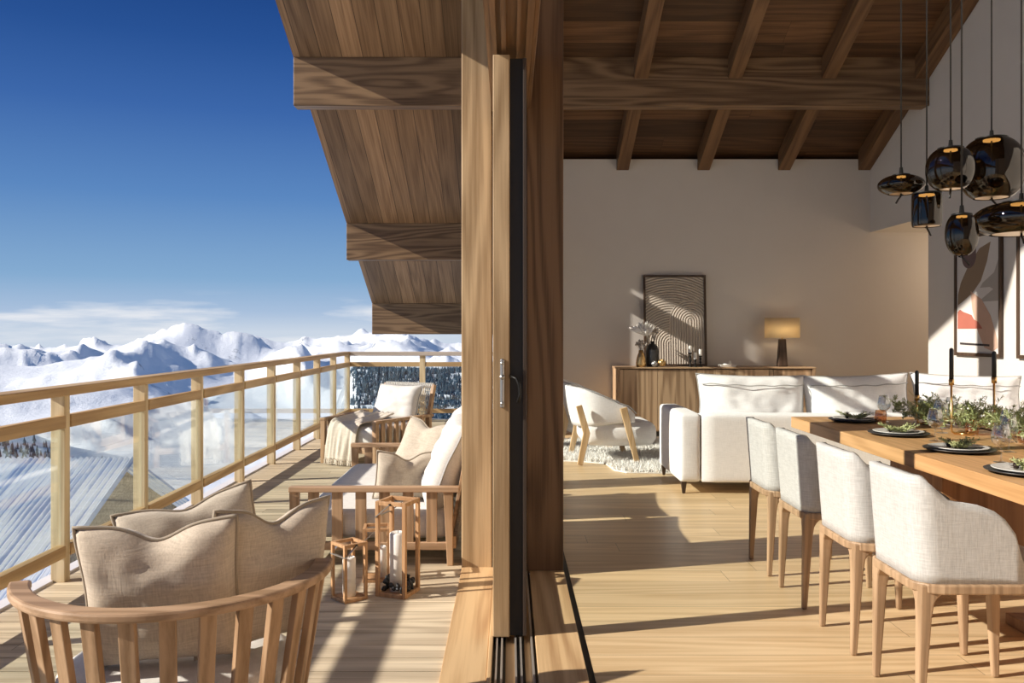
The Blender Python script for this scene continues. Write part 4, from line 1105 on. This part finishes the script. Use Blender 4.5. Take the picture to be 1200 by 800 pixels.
# ------------------------------------------------------------------ wall art on the right wall
def flat(bm, pts): bm.faces.new([bm.verts.new(p) for p in pts])
def frame_art(label, y0, y1, z0, z1):
    X = 4.82
    t = thing('framed_art', label, 'picture', (X, (y0 + y1) / 2, z0))
    hy, h = (y1 - y0) / 2, z1 - z0; f = .035
    obj('frame', B((-.035, -.002, -hy, -hy + f, 0, h), (-.035, -.002, hy - f, hy, 0, h), (-.035, -.002, -hy + f, hy - f, 0, f), (-.035, -.002, -hy + f, hy - f, h - f, h)), 'darkwood', t, bevel=.002)
    obj('canvas', B((-.018, -.004, -hy + f, hy - f, f, h - f)), plain('art_paper', (.66, .62, .58), .9, var=.03), t)
    return t, hy, h
a1, hy, h = frame_art('tall dark-framed abstract print of leaf and stone shapes on the right wall', 8.32, 9.19, 1.10, 2.36)
def shape(nm, col, pts, lift, root=None):
    # pts in (u 0..1 from the far edge to the near edge, v 0..1 up)
    bm = bmesh.new()
    v0 = [bm.verts.new((-.0195 - lift, hy - .035 - u * (2 * hy - .07), .035 + v * (h - .07))) for u, v in pts]
    v1 = [bm.verts.new((-.0185, c.co.y, c.co.z)) for c in v0]
    bm.faces.new(v0)
    for i in range(len(v0)): k = (i + 1) % len(v0); bm.faces.new((v0[i], v0[k], v1[k], v1[i]))
    obj(nm, bm, plain('paint_' + nm, col, .9, var=.05), root or a1)
def arcpts(cx, cy, rx, ry, a0, a1_, n=14): return [(cx + rx * math.cos(R(a0 + (a1_ - a0) * k / n)), cy + ry * math.sin(R(a0 + (a1_ - a0) * k / n))) for k in range(n + 1)]
shape('leaf_shape', (.27, .19, .125), [(.02, .42), (.10, .44), (.38, .52), (.58, .62), (.72, .78), (.80, .94), (.55, .90), (.28, .76), (.10, .62), (.03, .52)], 0)
shape('wing_shape', (.40, .36, .32), [(.52, .44), (.98, .44), (.98, .80), (.88, .68), (.62, .60), (.56, .56), (.78, .56), (.86, .54)], .0004)
shape('petal_shape', (.55, .36, .27), [(.34, .54), (.60, .46), (.80, .32), (.95, .12), (.96, .05), (.84, .02), (.66, .05), (.50, .20), (.38, .38)], .0008)
shape('hill_shape', (.42, .13, .09), [(.02, .21), (.62, .21), (.52, .27), (.42, .29), (.36, .33), (.16, .36), (.08, .38), (.02, .36)], .0012)
shape('line_shape', (.04, .03, .03), [(.08, .070), (.78, .060), (.78, .078), (.08, .088)], .0016)
shape('half_disc_shape', (.16, .105, .10), [(.12, .93)] + arcpts(.30, .84, .17, .10, 180, 360) + [(.46, .93)], .002)
a2, hy2, h2 = frame_art('dark-framed print cut off by the right edge of the photo', 7.1, 8.06, 1.10, 2.36)

hy, h = hy2, h2
shape('pebble_shape', (.27, .19, .125), arcpts(.45, .70, .30, .16, 0, 350, 24), 0, a2)
shape('tall_stone_shape', (.55, .36, .27), arcpts(.55, .30, .22, .22, 0, 350, 24), .0008, a2)
shape('line_shape', (.04, .03, .03), [(.15, .060), (.85, .066), (.85, .080), (.15, .076)], .0016, a2)
# ------------------------------------------------------------------ room lamps that are out of view
lt = bpy.data.lights.new('corridor_lamp', 'POINT'); lt.energy = 15; lt.color = (1, .78, .56); lt.shadow_soft_size = .1
lo_ = bpy.data.objects.new('corridor_lamp', lt); C.objects.link(lo_); lo_.location = (6.2, 10.6, 2.2)

# ------------------------------------------------------------------ neighbouring chalet below the balcony
cn_ = thing('neighbouring_chalet', 'neighbouring chalet below the balcony with a snow-dusted corrugated roof', 'house', (-13.5, 15.9, -12))
bm = bmesh.new(); NX = 13 * 76; G = []
def rz_(y): return -1.0 - .48 * abs(15.9 - y)
for i in range(NX + 1):
    x = -20.0 + i * 13.02 / NX; dz = .034 * math.cos(i * 2 * PI / 8)
    G.append([bm.verts.new((x + 13.5, y - 15.9, rz_(y) + dz + 12)) for y in (4.0, 15.9, 24.0)])
for A, D in zip(G, G[1:]):
    for k in range(2): bm.faces.new((A[k], D[k], D[k + 1], A[k + 1]))
obj('corrugated_roof', bm, 'tin', cn_, solid=.02)
bm = bmesh.new()
v = [bm.verts.new((x + 13.5, y - 15.9, z)) for x in (-19.5, -7.4) for (y, z) in ((5.5, 0), (5.5, 12 + rz_(5.5) - .06), (15.9, 12 + rz_(15.9) - .06), (22, 12 + rz_(22) - .06), (22, 0))]
bm.faces.new(v[:5]); bm.faces.new(v[5:])
for k in range(5): j = (k + 1) % 5; bm.faces.new((v[k], v[j], v[5 + j], v[5 + k]))
obj('wall', bm, 'siding', cn_)

# ------------------------------------------------------------------ snow mountains
def lerp_tab(tab, r):
    for (r0, z0), (r1, z1) in zip(tab, tab[1:]):
        if r <= r1: t = (r - r0) / (r1 - r0); return z0 + (z1 - z0) * t
    return tab[-1][1]
TAB = [(0, -11), (30, -12), (120, -30), (300, -72), (600, -125), (1000, -175), (1600, -235), (2300, -260), (3200, -300), (4500, -330), (6500, -330), (9000, -330)]
def ridged(p, oct=6, lac=2.1, gain=.5):
    s, a, f, w_ = 0, 1, 1, 1.0
    tot = 0
    for _ in range(oct):
        n_ = 1 - abs(noise.noise(p * f)) * 1.7
        n_ = max(0, n_) ** 2 * w_
        s += n_ * a; tot += a; w_ = max(0, min(1, n_ * 1.6)); f *= lac; a *= gain
    return s / tot
def terr(x, y):
    r = math.hypot(x, y); z = lerp_tab(TAB, r)
    az = math.atan2(x, y)
    k = smooth(900, 3200, r)
    m = ridged(Vector((x / 1250 + 3.7, y / 1100 + 1.2, .3)), 6, 2.15, .5)
    wr_ = r + 700 * noise.noise(Vector((az * 3.1, 2.0, .7)))
    band = math.exp(-((wr_ - 5200) / 900) ** 2) + .62 * math.exp(-((wr_ - 3300) / 520) ** 2) * (.5 + .5 * smooth(-.3, .3, noise.noise(Vector((az * 5, 7, 1)))))
    z += k * (m * 250 + band * 195 * (.85 + .5 * noise.noise(Vector((az * 9, .5, 3)))))
    z += smooth(60, 500, r) * (noise.noise(Vector((x / 240, y / 240, 4))) * 16 + noise.noise(Vector((x / 70, y / 70, 1))) * 3)
    # wooded hill straight ahead, bare hill to the left
    g = math.exp(-((r - 1150) / 330) ** 2) * smooth(-.24, -.175, az) * (1 - smooth(.25, .5, az))
    z += g * 138
    g = math.exp(-((r - 1050) / 260) ** 2) * math.exp(-((az + .60) / .16) ** 2)
    z += g * 95
    return z
bm = bmesh.new(); NA, NR = 640, 400; G = []
for i in range(NA + 1):
    az = -.95 + 1.45 * i / NA
    col = []
    for j in range(NR + 1):
        r = 22 * (9000 / 22) ** ((j / NR) ** .85)
        x, y = r * math.sin(az), r * math.cos(az); col.append(bm.verts.new((x, y, terr(x, y))))
    G.append(col)
for A, D in zip(G, G[1:]):
    for j in range(NR): bm.faces.new((A[j], A[j + 1], D[j + 1], D[j]))
o = struct('mountains', bm, 'snow', smooth=True)
tag(o, 'snow-covered mountain ranges and slopes beyond the balcony', 'mountains')
vs_, fs_ = [], []
def conifer(x, y, z, h):
    n = 6; r = h * random.uniform(.19, .26); ph = random.random()
    for (zb, zt, rr) in ((.05, .65, 1.0), (.40, 1.0, .62)):
        i0 = len(vs_)
        for k in range(n):
            a = 2 * PI * k / n + ph; q = rr * r * random.uniform(.8, 1.2); vs_.append((x + q * math.cos(a), y + q * math.sin(a), z + zb * h))
        vs_.append((x, y, z + zt * h))
        for k in range(n): fs_.append((i0 + k, i0 + (k + 1) % n, i0 + n))
n = 0
while n < 19000:
    az = random.uniform(-.20, .14); r = random.uniform(330, 1190)
    if az < -.185 + .012 * random.random(): continue
    x, y = r * math.sin(az), r * math.cos(az)
    if noise.noise(Vector((x / 55, y / 55, 5))) < -.42: n += 1; continue
    conifer(x, y, terr(x, y) - .5, random.uniform(4, 9)); n += 1
for k in range(900):
    az = random.uniform(-.78, -.44); r = random.uniform(650, 1040); x, y = r * math.sin(az), r * math.cos(az)
    if noise.noise(Vector((x / 70, y / 70, 6))) < -.15: continue
    conifer(x, y, terr(x, y) - .5, random.uniform(6, 11))
me = bpy.data.meshes.new('forest'); me.from_pydata(vs_, [], fs_); me.materials.append(M['tree'])
o = bpy.data.objects.new('forest', me); C.objects.link(o); tag(o, 'dark frosted conifer forest on the hillside beyond the end railing', 'forest', kind='stuff')
